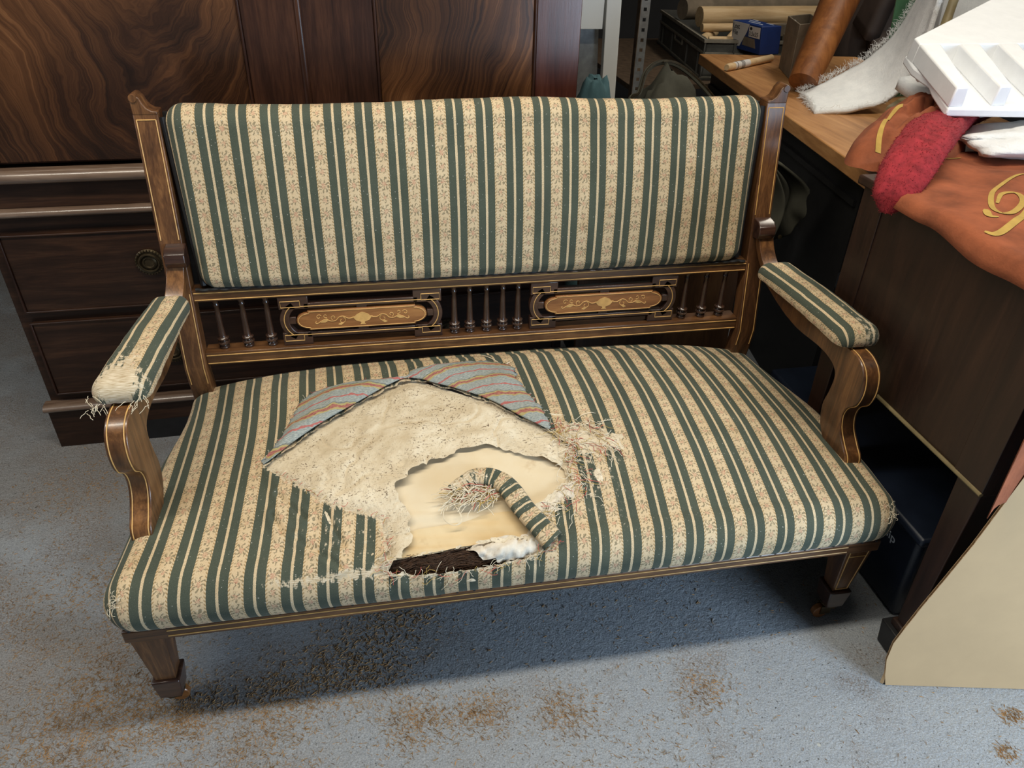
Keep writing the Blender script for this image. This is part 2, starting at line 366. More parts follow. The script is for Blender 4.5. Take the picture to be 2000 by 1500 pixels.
def m_reverse():
    t = NT('fabric_reverse'); uvn = t.n('ShaderNodeUVMap', uv_map='fab'); sp = t.n('ShaderNodeSeparateXYZ', {0: uvn.outputs[0]})
    nz = t.n('ShaderNodeTexNoise', {'Vector': uvn.outputs[0], 'Scale': 60., 'Detail': 3.}).outputs[0]
    k = t.ma('ADD', t.ma('DIVIDE', t.ma('ADD', sp.outputs[1], t.ma('MULTIPLY', t.ma('SUBTRACT', nz, .5), .013)), .056), 50.)
    d = t.ma('FRACT', k); fi = t.n('ShaderNodeTexNoise', {'Vector': t.n('ShaderNodeMapping', {0: uvn.outputs[0], 'Scale': (180., 900., 1.)}).outputs[0], 'Scale': 1., 'Detail': 3.}).outputs[0]
    c = t.mix(t.step(fi, .35, .65), (.20, .235, .235), (.44, .46, .42))
    bar = lambda a, b: t.ma('MULTIPLY', t.ma('GREATER_THAN', d, a), t.ma('LESS_THAN', d, b))
    c = t.mix(t.ma('MULTIPLY', bar(.08, .20), .85), c, t.mix(t.step(fi, .4, .6), (.28, .055, .05), (.46, .17, .11)))
    c = t.mix(t.ma('MULTIPLY', t.ma('MAXIMUM', bar(.20, .26), bar(.02, .08)), .8), c, (.46, .36, .12))
    c = t.mix(t.ma('MULTIPLY', bar(.60, .665), .85), c, (.46, .115, .10))
    c = t.mix(t.ma('MULTIPLY', bar(.26, .31), .5), c, (.10, .09, .07))
    return t.out(c, .95, t.bump(t.ma('ADD', fi, nz), .8, .0025), .1)
def m_floor():
    t = NT('painted_concrete'); v = t.coord('Object'); n1 = t.noise(v, 1.3, 5, .6); n2 = t.noise(v, 55, 4, .65); n3 = t.noise(v, 4.5, 7, .70)
    c = t.mix(t.step(n1, .35, .65), (.235, .265, .30), (.315, .345, .37))
    c = t.mix(t.ma('MULTIPLY', t.step(n2, .42, .72), .40), c, (.42, .44, .45))
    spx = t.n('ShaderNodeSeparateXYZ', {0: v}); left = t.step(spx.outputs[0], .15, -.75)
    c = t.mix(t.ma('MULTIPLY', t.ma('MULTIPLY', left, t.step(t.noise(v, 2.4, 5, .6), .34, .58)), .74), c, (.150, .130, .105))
    fine = t.noise(v, 210, 5, .75)
    tan = t.ma('MULTIPLY', t.step(t.ma('ADD', n3, t.ma('MULTIPLY', left, .10)), .54, .66), t.step(fine, .46, .56))
    c = t.mix(t.ma('MULTIPLY', tan, .85), c, t.mix(t.step(t.noise(v, 380, 3), .38, .62), (.070, .042, .022), (.21, .13, .06)))
    c = t.mix(.30, c, t.ramp(t.noise(v, 330, 4, .7), [(.36, (.05, .055, .06)), (.5, (.30, .31, .33)), (.66, (.60, .61, .62))]))
    dk = t.noise(v, 150, 4, .65); c = t.mix(t.ma('MULTIPLY', t.step(dk, .62, .66), .85), c, (.04, .034, .028))
    dk2 = t.noise(t.coord('Object', (1, 1, 1), loc=(3, 7, 0)), 330, 3, .6); c = t.mix(t.ma('MULTIPLY', t.step(dk2, .64, .68), .7), c, (.05, .042, .034))
    wv = t.n('ShaderNodeTexVoronoi', {'Vector': v, 'Scale': 9., 'Randomness': 1.}); ws = t.ma('LESS_THAN', wv.outputs['Distance'], .030)
    c = t.mix(t.ma('MULTIPLY', ws, .7), c, (.50, .49, .43))
    hgt = t.ma('ADD', t.noise(v, 260, 4, .7), t.ma('MULTIPLY', t.noise(v, 90, 3), 1.2))
    return t.out(c, t.ma('ADD', .38, t.ma('MULTIPLY', n2, .25)), t.bump(hgt, .8, .0035), .45)
def m_fibre():
    t = NT('white_fibre_wadding'); v = t.coord('Object'); a = t.noise(v, 30, 5, .7)
    return t.out(t.mix(t.step(a, .3, .7), (.76, .78, .79), (.90, .91, .91)), 1., t.bump(t.noise(v, 240, 4, .75), .7, .003), .1)
M['calico'] = m_calico(); M['calico2'] = m_calico('yellowed_calico', (.60, .44, .235), (.68, .54, .33)); M['wad'] = m_wad(); M['reverse'] = m_reverse(); M['floor'] = m_floor(); M['fibre'] = m_fibre()
M['wall'] = plain('dark_workshop_wall', (.030, .030, .032), .9, .2, 3); M['ceil'] = plain('ceiling_paint', (.30, .29, .27), .9, .05, 3)

# ------------------------------------------------------------------ room shell
props(box('floor', -3.2, 3.6, -3.2, 3.8, -.06, 0, M['floor'], bevel=0, org=(0, 0, 0)), kind='structure')
props(box('wall_back', -3.2, 3.6, 3.7, 3.8, 0, 2.7, M['wall'], bevel=0), kind='structure')
props(box('wall_right', 3.5, 3.6, -3.2, 3.7, 0, 2.7, M['wall'], bevel=0), kind='structure')
props(box('wall_left', -2.3, -2.2, -3.2, 3.7, 0, 2.7, M['wall'], bevel=0), kind='structure')
props(box('ceiling', -3.2, 3.6, -3.2, 3.8, 2.7, 2.76, M['ceil'], bevel=0), kind='structure')
# ------------------------------------------------------------------ mahogany linen press behind the settee
press = empty('linen_press', (-1.086, .85, 0), 'large dark mahogany linen press with flame-figured doors above drawers behind the settee', 'wardrobe')
press.rotation_euler.z = math.radians(1.3)
XL, XR = -1.078, .268
b = MB(); b.box(XL, XR, .872, 1.36, .125, .722); b.build('chest_body', M['mahog'], press, bevel=.002)
b = MB(); b.box(XL-.008, XR+.008, .852, 1.37, 0, .115); b.build('plinth', M['mahog'], press, bevel=.002)
# shadow of the plinth cut-out as a flat black arched sheet, no real recess
b = MB(); b.prism([(-.93, .0), (-.92, .045), (-.88, .06), (-.30, .06), (-.26, .045), (-.25, 0)], lambda x, z: (x, .8515, z), lambda x, z: (x, .853, z)); b.build('plinth_arch_shade', M['black'], press)
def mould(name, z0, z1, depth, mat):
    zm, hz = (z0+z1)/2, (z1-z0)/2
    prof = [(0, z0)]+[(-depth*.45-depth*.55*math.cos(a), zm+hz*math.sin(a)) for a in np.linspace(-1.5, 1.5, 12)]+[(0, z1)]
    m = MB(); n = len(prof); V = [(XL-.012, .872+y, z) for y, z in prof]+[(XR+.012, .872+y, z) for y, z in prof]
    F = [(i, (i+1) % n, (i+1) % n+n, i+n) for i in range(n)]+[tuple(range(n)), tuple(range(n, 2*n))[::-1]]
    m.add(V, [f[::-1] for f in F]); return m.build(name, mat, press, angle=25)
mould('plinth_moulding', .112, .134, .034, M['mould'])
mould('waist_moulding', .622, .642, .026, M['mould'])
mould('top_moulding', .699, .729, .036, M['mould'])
b = MB(); b.box(XL+.01, XR-.01, .864, .874, .643, .698); b.build('frieze', M['mahog'], press)
for i, (z0, z1) in enumerate(((.158, .362), (.390, .582))):
    d = box('drawer', XL+.028, XR-.028, .860, .89, z0, z1, M['mahog'], press, bevel=.003)
    for zz in (z0-.001, z1-.004): box('cock_bead', XL+.026, XR-.026, .856, .866, zz, zz+.005, M['mahog'], d, bevel=.0015)
    for xx in (XL+.024, XR-.029): box('cock_bead', xx, xx+.005, .856, .866, z0, z1, M['mahogz'], d, bevel=.0015)
    for hx in (-.752, -.055):
        h = MB(); hz = .503 if i else .262; c = (hx, .858, hz)
        h.lathe([(.0, .002), (.031, .002), (.032, -.003), (.028, -.006), (.024, -.004), (.020, -.004), (.018, -.007), (.012, -.009), (.010, -.006), (.0, -.006)], c, 28, 'y')
        for k in range(28):
            a = 2*math.pi*k/28; h.lathe([(.0, .001), (.0028, 0), (.0016, -.003), (0, -.0036)], (hx+.0295*math.cos(a), .8535, hz+.0295*math.sin(a)), 6, 'y')
        h.tube([(hx+.0215*math.cos(t), .8490-.002*math.sin(t), hz+.0215*math.sin(t)) for t in np.linspace(0, 2*math.pi, 25)], .0024, 6, (0, 1, 0), caps=False)
        h.build('ring_pull', M['brass'], d)
# doors
def door(x0, x1, ps0, ps1, fm, name='door'):
    d = box(name, x0, x1, .888, .91, .731, 1.85, M['mahogz'], press, bevel=.003)
    box('door_stile', x0, ps0, .882, .889, .735, 1.84, M['mahogz'] if x0 < -.5 or x0 > -.4 else M['mahogz'], d)
    box('door_stile', ps1, x1, .882, .889, .735, 1.84, M['redstile'] if x1 > 0 else M['mahogz'], d)
    box('door_panel', ps0+.006, ps1-.006, .8845, .889, .735, 1.84, fm, d)
    for xx in (ps0, ps1-.006): box('panel_bead', xx, xx+.006, .878, .8895, .735, 1.84, M['mahogz'], d, bevel=.002)
    return d
door(XL-.0, -.352, -1.01, -.462, M['flameL']); door(-.340, XR, -.192, .166, M['flameR'])
b = MB(); b.tube([(-.346, .884, .731), (-.346, .884, 1.85)], .0085, 10, (1, 0, 0)); b.build('astragal', M['mahogz'], press)
box('carcass_side', XL, XR, .91, 1.36, .731, 1.90, M['mahogz'], press)

# ------------------------------------------------------------------ settee frame
settee = empty('settee', (0, .3, 0), 'Edwardian inlaid two-seat settee with torn green and cream striped upholstery', 'settee')
def yb(z): return .573+.16*(z-.557)          # raked back plane
# back posts: a bent board each, rear leg below
def post_y(z): return yb(z) if z > .40 else .548+.30*max(0, .40-z)**1.35*1.4
for sx in (-1, 1):
    xc = .6148*sx; zs = np.concatenate([np.linspace(0, .4, 9), np.linspace(.44, .895, 12)]); m = MB(); V = []; 
    for z in zs:
        hw = .0215 if z > .3 else .0165+.005*z/.3; y0 = post_y(z)-.016; y1 = y0+.036
        V += [(xc-hw, y0, z), (xc+hw, y0, z), (xc+hw, y1, z), (xc-hw, y1, z)]
    n = len(zs); F = [(i*4+j, i*4+(j+1) % 4, (i+1)*4+(j+1) % 4, (i+1)*4+j) for i in range(n-1) for j in range(4)]+[(3, 2, 1, 0), tuple(4*(n-1)+j for j in range(4))]
    m.add(V, F); p = m.build('back_post', M['rosez'], settee, bevel=.0015)
    # scrolled finial: a scooped top that ends in a small roll on the outer side
    t = yb(.895); prof = [(-.0215, .893), (.0215, .893), (.0215, .899), (.012, .900), (.004, .905), (-.001, .914), (-.004, .922), (-.009, .926), (-.016, .926), (-.0215, .921)]
    f = MB(); f.prism([(a if sx < 0 else -a, z) for a, z in prof][::(1 if sx < 0 else -1)], lambda a, z: (xc+a, t-.017, z), lambda a, z: (xc+a, t+.020, z)); f.build('finial', M['rosez'], p, bevel=.002)
    f = MB(); f.lathe([(0, -.019), (.0065, -.019), (.0075, -.017), (.0075, .020), (.0065, .022), (0, .022)], (xc+sx*.0150, t, .922), 14, 'y'); f.build('finial_roll', M['rosez'], p)
    # boxwood lines on the front face
    inlay([[(xc+dx, post_y(z)-.0163, z) for z in np.linspace(z0, z1, 6)] for (z0, z1) in ((.668, .885), (.36, .56)) for dx in (-.0165, .0165)]+[[(xc+a_, yb(.885)-.0163, .885) for a_ in (-.0165, 0, .0165)]], p)
# rails
def rail(name, z0, z1, ya, yb_, lines, xw=.594):
    r = box(name, -xw, xw, ya, yb_, z0, z1, M['rose'], settee, bevel=.002)
    inlay([[(-xw+.003, ya-.0002, z), (xw-.003, ya-.0002, z)] for z in lines], r, .0011, (0, 0, 1)); return r
rail('back_rail', .541, .566, .557, .590, (.5455, .5605))
rail('lower_back_rail', .397, .427, .549, .588, (.4015, .4205))
# seat frame
fr = box('front_rail', -.668, .668, -.008, .045, .219, .2455, M['rose'], settee, bevel=.003)
inlay([[(-.60, -.0083, z), (.60, -.0083, z)] for z in (.2385, .2265)], fr, .001, (0, 0, 1))
for sx in (-1, 1): box('side_rail', sx*.64-.028, sx*.64+.028, .04, .58, .226, .252, M['rose'], settee, bevel=.003)
box('rear_rail', -.60, .60, .555, .59, .226, .30, M['rose'], settee)
# front legs with spade feet and castors
for sx in (-1, 1):
    m = MB(); xo, xi = .668*sx, .610*sx; a, b_ = sorted((xo, xi)); c, d = sorted((.655*sx, .621*sx))
    m.hexa([(c, .012, .092), (d, .012, .092), (d, .046, .092), (c, .046, .092)], [(a, 0, .238), (b_, 0, .238), (b_, .056, .238), (a, .056, .238)])
    lg = m.build('front_leg', M['arm'] if sx > 0 else M['rosez'], settee, bevel=.0015)
    e = lambda t, k: (np.interp(t, [0, 1], [c, a])+k*np.interp(t, [0, 1], [d-c, b_-a]), np.interp(t, [0, 1], [.0117, -.0003]), .092+.146*t)
    if sx > 0: inlay([[e(.04, k), e(.96, k)] for k in (.14, .86)]+[[e(t, .14), e(t, .86)] for t in (.04, .72, .96)], lg, .001, (0, 1, 0))
    f = MB(); f.hexa([((c+d)/2-.0185, .009, .044), ((c+d)/2+.0185, .009, .044), ((c+d)/2+.0185, .049, .044), ((c+d)/2-.0185, .049, .044)], [((c+d)/2-.0235, .005, .092), ((c+d)/2+.0235, .005, .092), ((c+d)/2+.0235, .053, .092), ((c+d)/2-.0235, .053, .092)])
    f.build('spade_foot', M['dark'], lg, bevel=.003)
    k = MB(); cx = (c+d)/2
    k.lathe([(0, .044), (.019, .044), (.019, .040), (.008, .038), (.007, .030), (0, .030)], (cx, .029, 0), 14)
    wy = .029+(.012 if sx < 0 else 0); wx = cx-(.016 if sx > 0 else -.004)
    k.box(min(wx, cx)-.003, max(wx, cx)+.003, wy-.010, wy-.007, .014, .036); k.box(min(wx, cx)-.003, max(wx, cx)+.003, wy+.007, wy+.010, .014, .036)
    cs_ = k.build('castor', M['brass'], lg, bevel=.0008)
    w = MB(); w.lathe([(0, -.0065), (.0145, -.0065), (.0158, -.005), (.0158, .005), (.0145, .0065), (0, .0065)], (wx, wy, .0158), 20, 'y'); w.build('castor_wheel', M['plaque'], cs_)

# ------------------------------------------------------------------ fretted panels and turned spindles
def fret(cx):
    zc = .4842; y0 = .5585; m = MB(); fy = lambda d: (lambda a, z: (cx+a, y0+d, zc+z))
    slab = lambda poly, d0=0., d1=.016: m.prism(poly, fy(d0), fy(d1))
    for s in (-1, 1):
        slab([(-.118, s*.028), (.118, s*.028), (.118, s*.040), (-.118, s*.040)][::(1 if s > 0 else -1)])
        for sx in (-1, 1):
            q = [(sx*.108, s*.0275), (sx*.1685, s*.0275), (sx*.1685, s*.0565), (sx*.108, s*.0565)]
            slab(q[::(1 if s*sx > 0 else -1)])
    for sx in (-1, 1):
        n = 14; th = np.radians(np.linspace(-62, 62, n)); 
        q = [(sx*(.118+.052*math.cos(a)), .050*math.sin(a)) for a in th]+[(sx*(.118+.033*math.cos(a)), .034*math.sin(a)) for a in th[::-1]]
        q = q[::(1 if sx > 0 else -1)]; V = [fy(0)(*a) for a in q]+[fy(.016)(*a) for a in q]; N = 2*n
        F = [(i, i+1, N-2-i, N-1-i) for i in range(n-1)]; F = [f[::-1] for f in F]+[tuple(k+N for k in f) for f in F]+[(i, (i+1) % N, (i+1) % N+N, i+N) for i in range(N)]
        m.add(V, F)
        slab([(sx*.137, -.008), (sx*.153, -.008), (sx*.153, .008), (sx*.137, .008)][::sx], .002, .014)
    for s in (-1, 1): slab([(-.011, s*.022), (.011, s*.022), (.011, s*.030), (-.011, s*.030)][::s], .002, .014)
    f = m.build('fret_panel', M['dark'], settee, bevel=.0012)
    yy = y0-.0002; l = None
    def line(pts, r=.0009): inlay([[(cx+a, yy, zc+z) for a, z in pts]], f, r, (0, 1, 0)) if l is None else l.tube([(cx+a, yy, zc+z) for a, z in pts], r, 6, (0, 1, 0))
    for s in (-1, 1):
        line([(-.125, s*.0335), (.125, s*.0335)])
        for sx in (-1, 1):
            line([(sx*.125, s*.0325), (sx*.164, s*.0325), (sx*.164, s*.0465), (sx*.125, s*.0465), (sx*.125, s*.0325)])
    for sx in (-1, 1): line([(sx*(.118+.043*math.cos(a)), .0425*math.sin(a)) for a in np.radians(np.linspace(-52, 52, 16))])
    # plaque with marquetry urn
    q = [(-.112, -.0225), (.112, -.0225), (.112, -.0185)]+[(.112+.024*math.cos(a), .0185*math.sin(a)) for a in np.radians(np.linspace(-85, 85, 12))]+[(.112, .0185), (.112, .0225), (-.112, .0225), (-.112, .0185)]+[(-.112-.024*math.cos(a), .0185*math.sin(a)) for a in np.radians(np.linspace(85, -85, 12))]+[(-.112, -.0185)]
    m = MB(); m.prism(q, lambda a, z: (cx+a, y0-.0015, zc+z), lambda a, z: (cx+a, y0+.012, zc+z)); pl = m.build('inlaid_plaque', M['plaque'], settee, bevel=.001)
    l = MB(); yy = y0-.0017; line([(a*.975, z*.90) for a, z in q]+[(q[0][0]*.975, q[0][1]*.9)], .0008)
    # urn body, lid, foot
    urn = [(-.006, -.0155), (.006, -.0155), (.0035, -.0125), (.004, -.010), (.014, -.006), (.019, .001), (.022, .0035), (.016, .004), (.012, .0085), (.005, .012), (.0, .0135), (-.005, .012), (-.012, .0085), (-.016, .004), (-.022, .0035), (-.019, .001), (-.014, -.006), (-.004, -.010), (-.0035, -.0125)]
    l.prism(urn, lambda a, z: (cx+a, yy-.0004, zc+z), lambda a, z: (cx+a, yy+.001, zc+z))
    for sx in (-1, 1):
        def sp(cx0, cz0, r0, r1, a0, a1, n=14): return [(sx*(cx0+np.interp(k, [0, n-1], [r0, r1])*math.cos(np.interp(k, [0, n-1], [a0, a1]))), cz0+np.interp(k, [0, n-1], [r0, r1])*math.sin(np.interp(k, [0, n-1], [a0, a1]))) for k in range(n)]
        line([(sx*a, z) for a, z in smooth_path([(.020, .001), (.030, .0005), (.040, .006), (.049, .004), (.056, -.003), (.066, -.004), (.076, .001), (.086, -.003), (.094, -.008), (.098, -.006), (.096, -.003)], 4)[:, :2]], .00085)
        line(sp(.043, -.004, .0085, .002, 1.9, 7.5), .0007); line(sp(.060, .004, .006, .0015, -1.2, 4.4), .0007); line(sp(.090, .007, .006, .0015, 2.6, -3.0), .0007)
        line(sp(.076, .009, .005, .0015, -2.2, 3.2), .0007)
        leaf = [(.070, -.002), (.078, -.0065), (.088, -.006), (.080, .0005), (.074, .003)]; fl = [(.040, -.0105), (.046, -.0085), (.052, -.0125), (.046, -.0145)]
        for lf in (leaf, fl): l.prism([(sx*a, z) for a, z in lf][::sx], lambda a, z: (cx+a, yy-.0004, zc+z), lambda a, z: (cx+a, yy+.001, zc+z))
    l.build('marquetry', M['box'], pl)
fret(-.2645); fret(.2675)
sp_prof = [(0, .4265), (.0085, .4265), (.0105, .4285), (.0105, .4315), (.0070, .4335), (.0070, .4355), (.0125, .4385), (.0125, .4410), (.0075, .4430), (.0068, .4455), (.0115, .4480), (.0120, .4505), (.0080, .4530), (.0072, .456), (.0066, .475), (.0055, .505), (.0046, .524), (.0062, .526), (.0062, .529), (.0046, .531), (.0060, .536), (.0085, .541), (0, .541)]
sp0 = None
for x in (-.556, -.506, -.458, -.068, -.034, .003, .039, .073, .462, .509, .554):
    if sp0 is None:
        m = MB(); m.lathe(sp_prof, (-.556, .570, 0), 14); sp0 = m.build('spindle', M['dark'], settee, angle=60); sp0.data.materials[0] = M['spin']
    else: clone(sp0, (x+.556, 0, 0), settee)

# ------------------------------------------------------------------ arms
front_e = [(.224, .545), (.173, .543), (.142, .524), (.131, .490), (.138, .456), (.157, .437), (.164, .414), (.156, .386), (.136, .364), (.116, .345), (.112, .315), (.112, .285)]
back_e = [(.178, .285), (.190, .330), (.215, .362), (.224, .402), (.217, .438), (.215, .475), (.234, .494), (.281, .502), (.36, .500), (.43, .512), (.50, .535)]
def armx(y, sx): 
    v = np.interp(y, [.15, .22, .50, .58], [.654, .651, .634, .617]); return sx*v if sx > 0 else -v*.982
for sx in (-1, 1):
    fe = smooth_path(front_e, 5); be = smooth_path(back_e, 5)
    n = 60; rs = lambda P: P[np.linspace(0, len(P)-1, n).round().astype(int)]
    # board between its front/top line and its back/under line
    top = np.vstack([smooth_path([(.53, .562), (.50, .552), (.40, .546), (.30, .546), (.224, .545)], 6)[:-1], fe]); bot = be[::-1]
    def even(P):
        d = np.r_[0, np.cumsum(np.linalg.norm(np.diff(P, axis=0), axis=1))]; s = np.linspace(0, d[-1], n); return np.c_[np.interp(s, d, P[:, 0]), np.interp(s, d, P[:, 1])]
    T, B = even(top), even(bot); V = []
    for k in range(n):
        for (y, z) in (T[k], B[k]):
            for dx in (-.0175, .0175): V.append((armx(y, sx)+dx, y, z))
    F = []
    for k in range(n-1):
        a, c = 4*k, 4*k+4; F += [(a, a+1, c+1, c), (a+2, c+2, c+3, a+3), (a, c, c+2, a+2), (a+1, a+3, c+3, c+1)]
    F += [(0, 2, 3, 1), (4*n-4, 4*n-3, 4*n-1, 4*n-2)]
    am = obj('arm', V, F, M['arm'], settee, bevel=.002)
    fl = smooth_path(front_e, 6)[3:-8]
    # outward normal of the front edge in the y-z plane
    tn = np.gradient(fl, axis=0); nn = np.c_[tn[:, 1], -tn[:, 0]]; nn /= np.linalg.norm(nn, axis=1)[:, None]
    inlay([[(armx(y, sx)+dx, y+q[0]*.0003, z+q[1]*.0003) for (y, z), q in zip(fl, nn)] for dx in (-.0125, .0125)], am)
    # rear of the arm: knuckle block on the post and an inlaid bracket down to the pad
    m = MB(); pr = [(-1, -.55), (1, -.55), (1, .55), (-1, .55)]
    pth = smooth_path([(.562, .640), (.553, .612), (.541, .590), (.524, .570), (.500, .553), (.47, .546)], 5)
    m.tube([(armx(y, sx), y, z) for y, z in pth], .0165, 4, (0, -1, .3), prof=pr); br = m.build('arm_bracket', M['arm'], am, bevel=.001)
    kn = MB(); kp = [(.575, .618), (.546, .622), (.538, .634), (.541, .650), (.552, .658), (.575, .662)]
    kn.prism(kp, lambda y, z: (armx(.58, sx)-.019, y, z), lambda y, z: (armx(.58, sx)+.019, y, z)); kn.build('arm_knuckle', M['dark'], am, bevel=.002)

# ------------------------------------------------------------------ upholstery
def pillow(cs, ct, w, y0, y1, r, th_max):
    """flat inner field with rolled edges: returns across, along, drop and lateral excess for fabric coordinates"""
    yi = np.clip(ct, y0, y1); wi = w(yi) if callable(w) else w; xi = np.clip(cs, -wi, wi)
    ox, oy = cs-xi, ct-yi; d = np.hypot(ox, oy); dd = np.minimum(d, r*th_max); q = np.maximum(d, 1e-9); th = dd/r
    return xi, yi, xi+ox/q*r*np.sin(th)*(d > 1e-9), yi+oy/q*r*np.sin(th)*(d > 1e-9), r*(1-np.cos(th))
# back pad
cs, ct = np.meshgrid(np.arange(-.64, .6401, .006), np.arange(-.05, .415, .006))
xi, yi, X, Bv, drop = pillow(cs, ct, lambda y: .538+.012*y/.33, .036, .312, .036, 2.0)
a = np.clip(np.abs(xi)/.55, 0, 1); bn = np.clip((yi-.03)/.28, 0, 1)
hgt = .050+.020*(1-a**4)*np.sin(np.pi*np.clip(.12+.80*bn, 0, 1))+.0025*fbm(cs*7, ct*7)-drop
Bv = Bv+.0035*np.sin(cs*9+1.3)*bn+.002*fbm(cs*22, ct*0+3.)*bn
Pb = np.stack([X, .590+.158*Bv-.987*hgt, .562+.987*Bv+.158*hgt*.6], -1)
V, F = grid(Pb); wr = .10*np.clip((yi.ravel()-.26)/.05, 0, 1)+0*V[:, 0]
backpad = obj('back_upholstery', V, F, M['cover'], settee, angle=180, uv=np.c_[cs.ravel(), ct.ravel()+.004], attrs={'wear': wr})
# black tubes stand in for the shadowed gap between pad and posts
for sx in (-1, 1): 
    m = MB(); m.tube([(sx*(.588-.018*(1-t)), yb(.57+.31*t)-.004, .572+.315*t) for t in np.linspace(0, 1, 30)], .007, 8, (1, 0, 0)); m.build('gap_shade_strip', M['black'], settee)
m = MB(); m.box(-.595, .595, yb(.57)+.012, yb(.57)+.02, .566, .60); V = []; 
m = MB(); m.hexa([(-.594, .592, .566), (.594, .592, .566), (.594, .602, .566), (-.594, .602, .566)], [(-.594, .592+.052, .89), (.594, .592+.052, .89), (.594, .602+.052, .89), (-.594, .602+.052, .89)]); m.build('back_board', M['black'], settee)
# gimp cord along the foot of the pad
m = MB(); m.tube([(x, .5555+.0015*math.sin(x*300), .5685+.0008*math.sin(x*170)) for x in np.linspace(-.585, .585, 260)], .0035, 6); m.build('gimp_edge', M['black'], settee)

# seat
R_, TH = .055, 2.25; LR = R_*TH; YF, YB = .035, .545
def wI(y):
    t = np.clip((y-.2)/.37, 0, 1); return .642-.045*t*t*(3-2*t)
def ztop(x, y):
    a = np.clip(np.abs(x)/wI(y), 0, 1); yn = np.clip((y-YF)/(YB-YF), 0, 1); by = 1-(1-np.clip(yn/.75, 0, 1))**2.2
    bk = np.clip((1-yn)/.12, 0, 1); return .335+.060*(1-a**3.2)*by*(1-(1-bk)**2*.35)
def seat(cs, ct, off=0.):
    """seat skin at fabric coordinates, pushed out by off along its normal (roughly)"""
    xi, yi, X, Y, g = pillow(cs, ct, wI, YF, YB, R_, TH)
    th = np.arccos(np.clip(1-g/R_, -1, 1)); d = np.maximum(np.hypot(cs-xi, ct-yi), 1e-9); nx, ny = (cs-xi)/d*np.sin(th), (ct-yi)/d*np.sin(th); nz = np.cos(th)
    Xs = X+.016*np.sin(np.pi*np.clip((Y+.02)/.6, 0, 1))**.7
    return np.stack([Xs+nx*off, Y+ny*off, ztop(xi, yi)-g+nz*off], -1)
hole = [(-.468,.231),(-.375,.315),(-.294,.375),(-.207,.435),(-.177,.435),(-.141,.411),(-.087,.375),(-.036,.333),(.012,.279),(.06,.237),(.09,.204),(.087,.174),(.078,.141),(.087,.108),(.045,.072),(.015,.051),(.024,0),(-.009,-.018),(-.075,-.024),(-.168,-.027),(-.237,-.018),(-.261,-.006),(-.246,.024),(-.258,.081),(-.297,.102),(-.339,.117),(-.384,.153),(-.42,.186)]
calico = [(-.21,.168),(-.186,.183),(-.141,.195),(-.108,.213),(-.063,.219),(-.012,.195),(.039,.171),(.075,.147),(.072,.123),(.042,.096),(.009,.075),(.015,.039),(-.015,.027),(-.072,.021),(-.12,.015),(-.183,.009),(-.231,.003),(-.207,.033),(-.213,.087),(-.234,.126),(-.237,.141),(-.213,.153)]
hairp = [(-.246,-.024),(-.236,.006),(-.183,.011),(-.12,.017),(-.07,.014),(0.,.012),(.01,-.01),(-.042,-.026),(-.123,-.034),(-.2,-.032)]
patch = [(.099,.246),(.138,.249),(.162,.228),(.171,.198),(.159,.186),(.123,.189),(.099,.213)]
def cut_skin(name, res, keep_poly, holes, offf, mat, wearf=None, uvf=None, x0=-.766, x1=.766, t0=-.124+YF, t1=.60, parent=settee, **k):
    xs = np.arange(x0, x1+1e-6, res); ts = np.arange(t0, t1+1e-6, res); cs, ct = np.meshgrid(xs, ts); cs = cs.copy(); ct = ct.copy(); m, n = cs.shape
    bad = np.zeros(cs.shape, bool); allp = []
    if keep_poly is not None: bad |= ~inside(keep_poly, cs, ct); allp.append(keep_poly)
    for h in holes: bad |= inside(h, cs, ct); allp.append(h)
    if allp:
        best = np.full(cs.shape, 1e9); bx = cs.copy(); by = ct.copy()
        for h in allp:
            d, qx, qy = nearest(h, cs, ct); mm = d < best; best = np.where(mm, d, best); bx = np.where(mm, qx, bx); by = np.where(mm, qy, by)
        cs = np.where(bad & (best < res*1.6), bx, cs); ct = np.where(bad & (best < res*1.6), by, ct)
    P = seat(cs, ct, offf(cs, ct)); idx = np.arange(m*n).reshape(m, n)
    q = np.stack([idx[:-1, :-1], idx[:-1, 1:], idx[1:, 1:], idx[1:, :-1]], -1).reshape(-1, 4)
    q = q[~bad.ravel()[q].all(1)]; used, inv = np.unique(q, return_inverse=True); q = inv.reshape(-1, 4)
    V = P.reshape(-1, 3)[used]; c1, c2 = cs.ravel()[used], ct.ravel()[used]
    uv = np.c_[c1, c2] if uvf is None else uvf(c1, c2)
    return obj(name, V, q.tolist(), mat, parent, angle=180, uv=uv, attrs={'wear': wearf(c1, c2)} if wearf else None, **k)
slits = [[(-.437,.160),(-.425,.140),(-.402,.118),(-.385,.100)], [(-.396,.063),(-.375,.045),(-.351,.027),(-.321,.003)], [(-.354,.111),(-.342,.081),(-.33,.06),(-.318,.039)], [(-.441,.117),(-.429,.09),(-.42,.075)]]
hole_r = rough_poly(hole, .007, .0016, 3); patch_r = rough_poly(patch, .006, .002, 5)
def cover_off(cs, ct):
    o = .0022*fbm(cs*9, ct*9); dh, _, _ = nearest(hole, cs, ct)
    for s in slits:
        d, _, _ = nearest(s, cs, ct, False); o = o+(-.0042*np.exp(-(d/.0028)**2)+.0040*np.exp(-((d-.009)/.006)**2))*np.clip((dh-.004)/.015, 0, 1)
    d, _, _ = nearest(hole, cs, ct); near = np.exp(-(d/.03)**2)
    o = o+near*.0035*np.sin(cs*150+ct*60+4*fbm(cs*12, ct*12))*.5
    # slack ripples to the left rear and the dished middle
    o = o-.007*np.exp(-(((cs+.50)/.06)**2+((ct-.33)/.10)**2))+.005*np.exp(-(((cs+.47)/.07)**2+((ct-.46)/.06)**2))
    return o
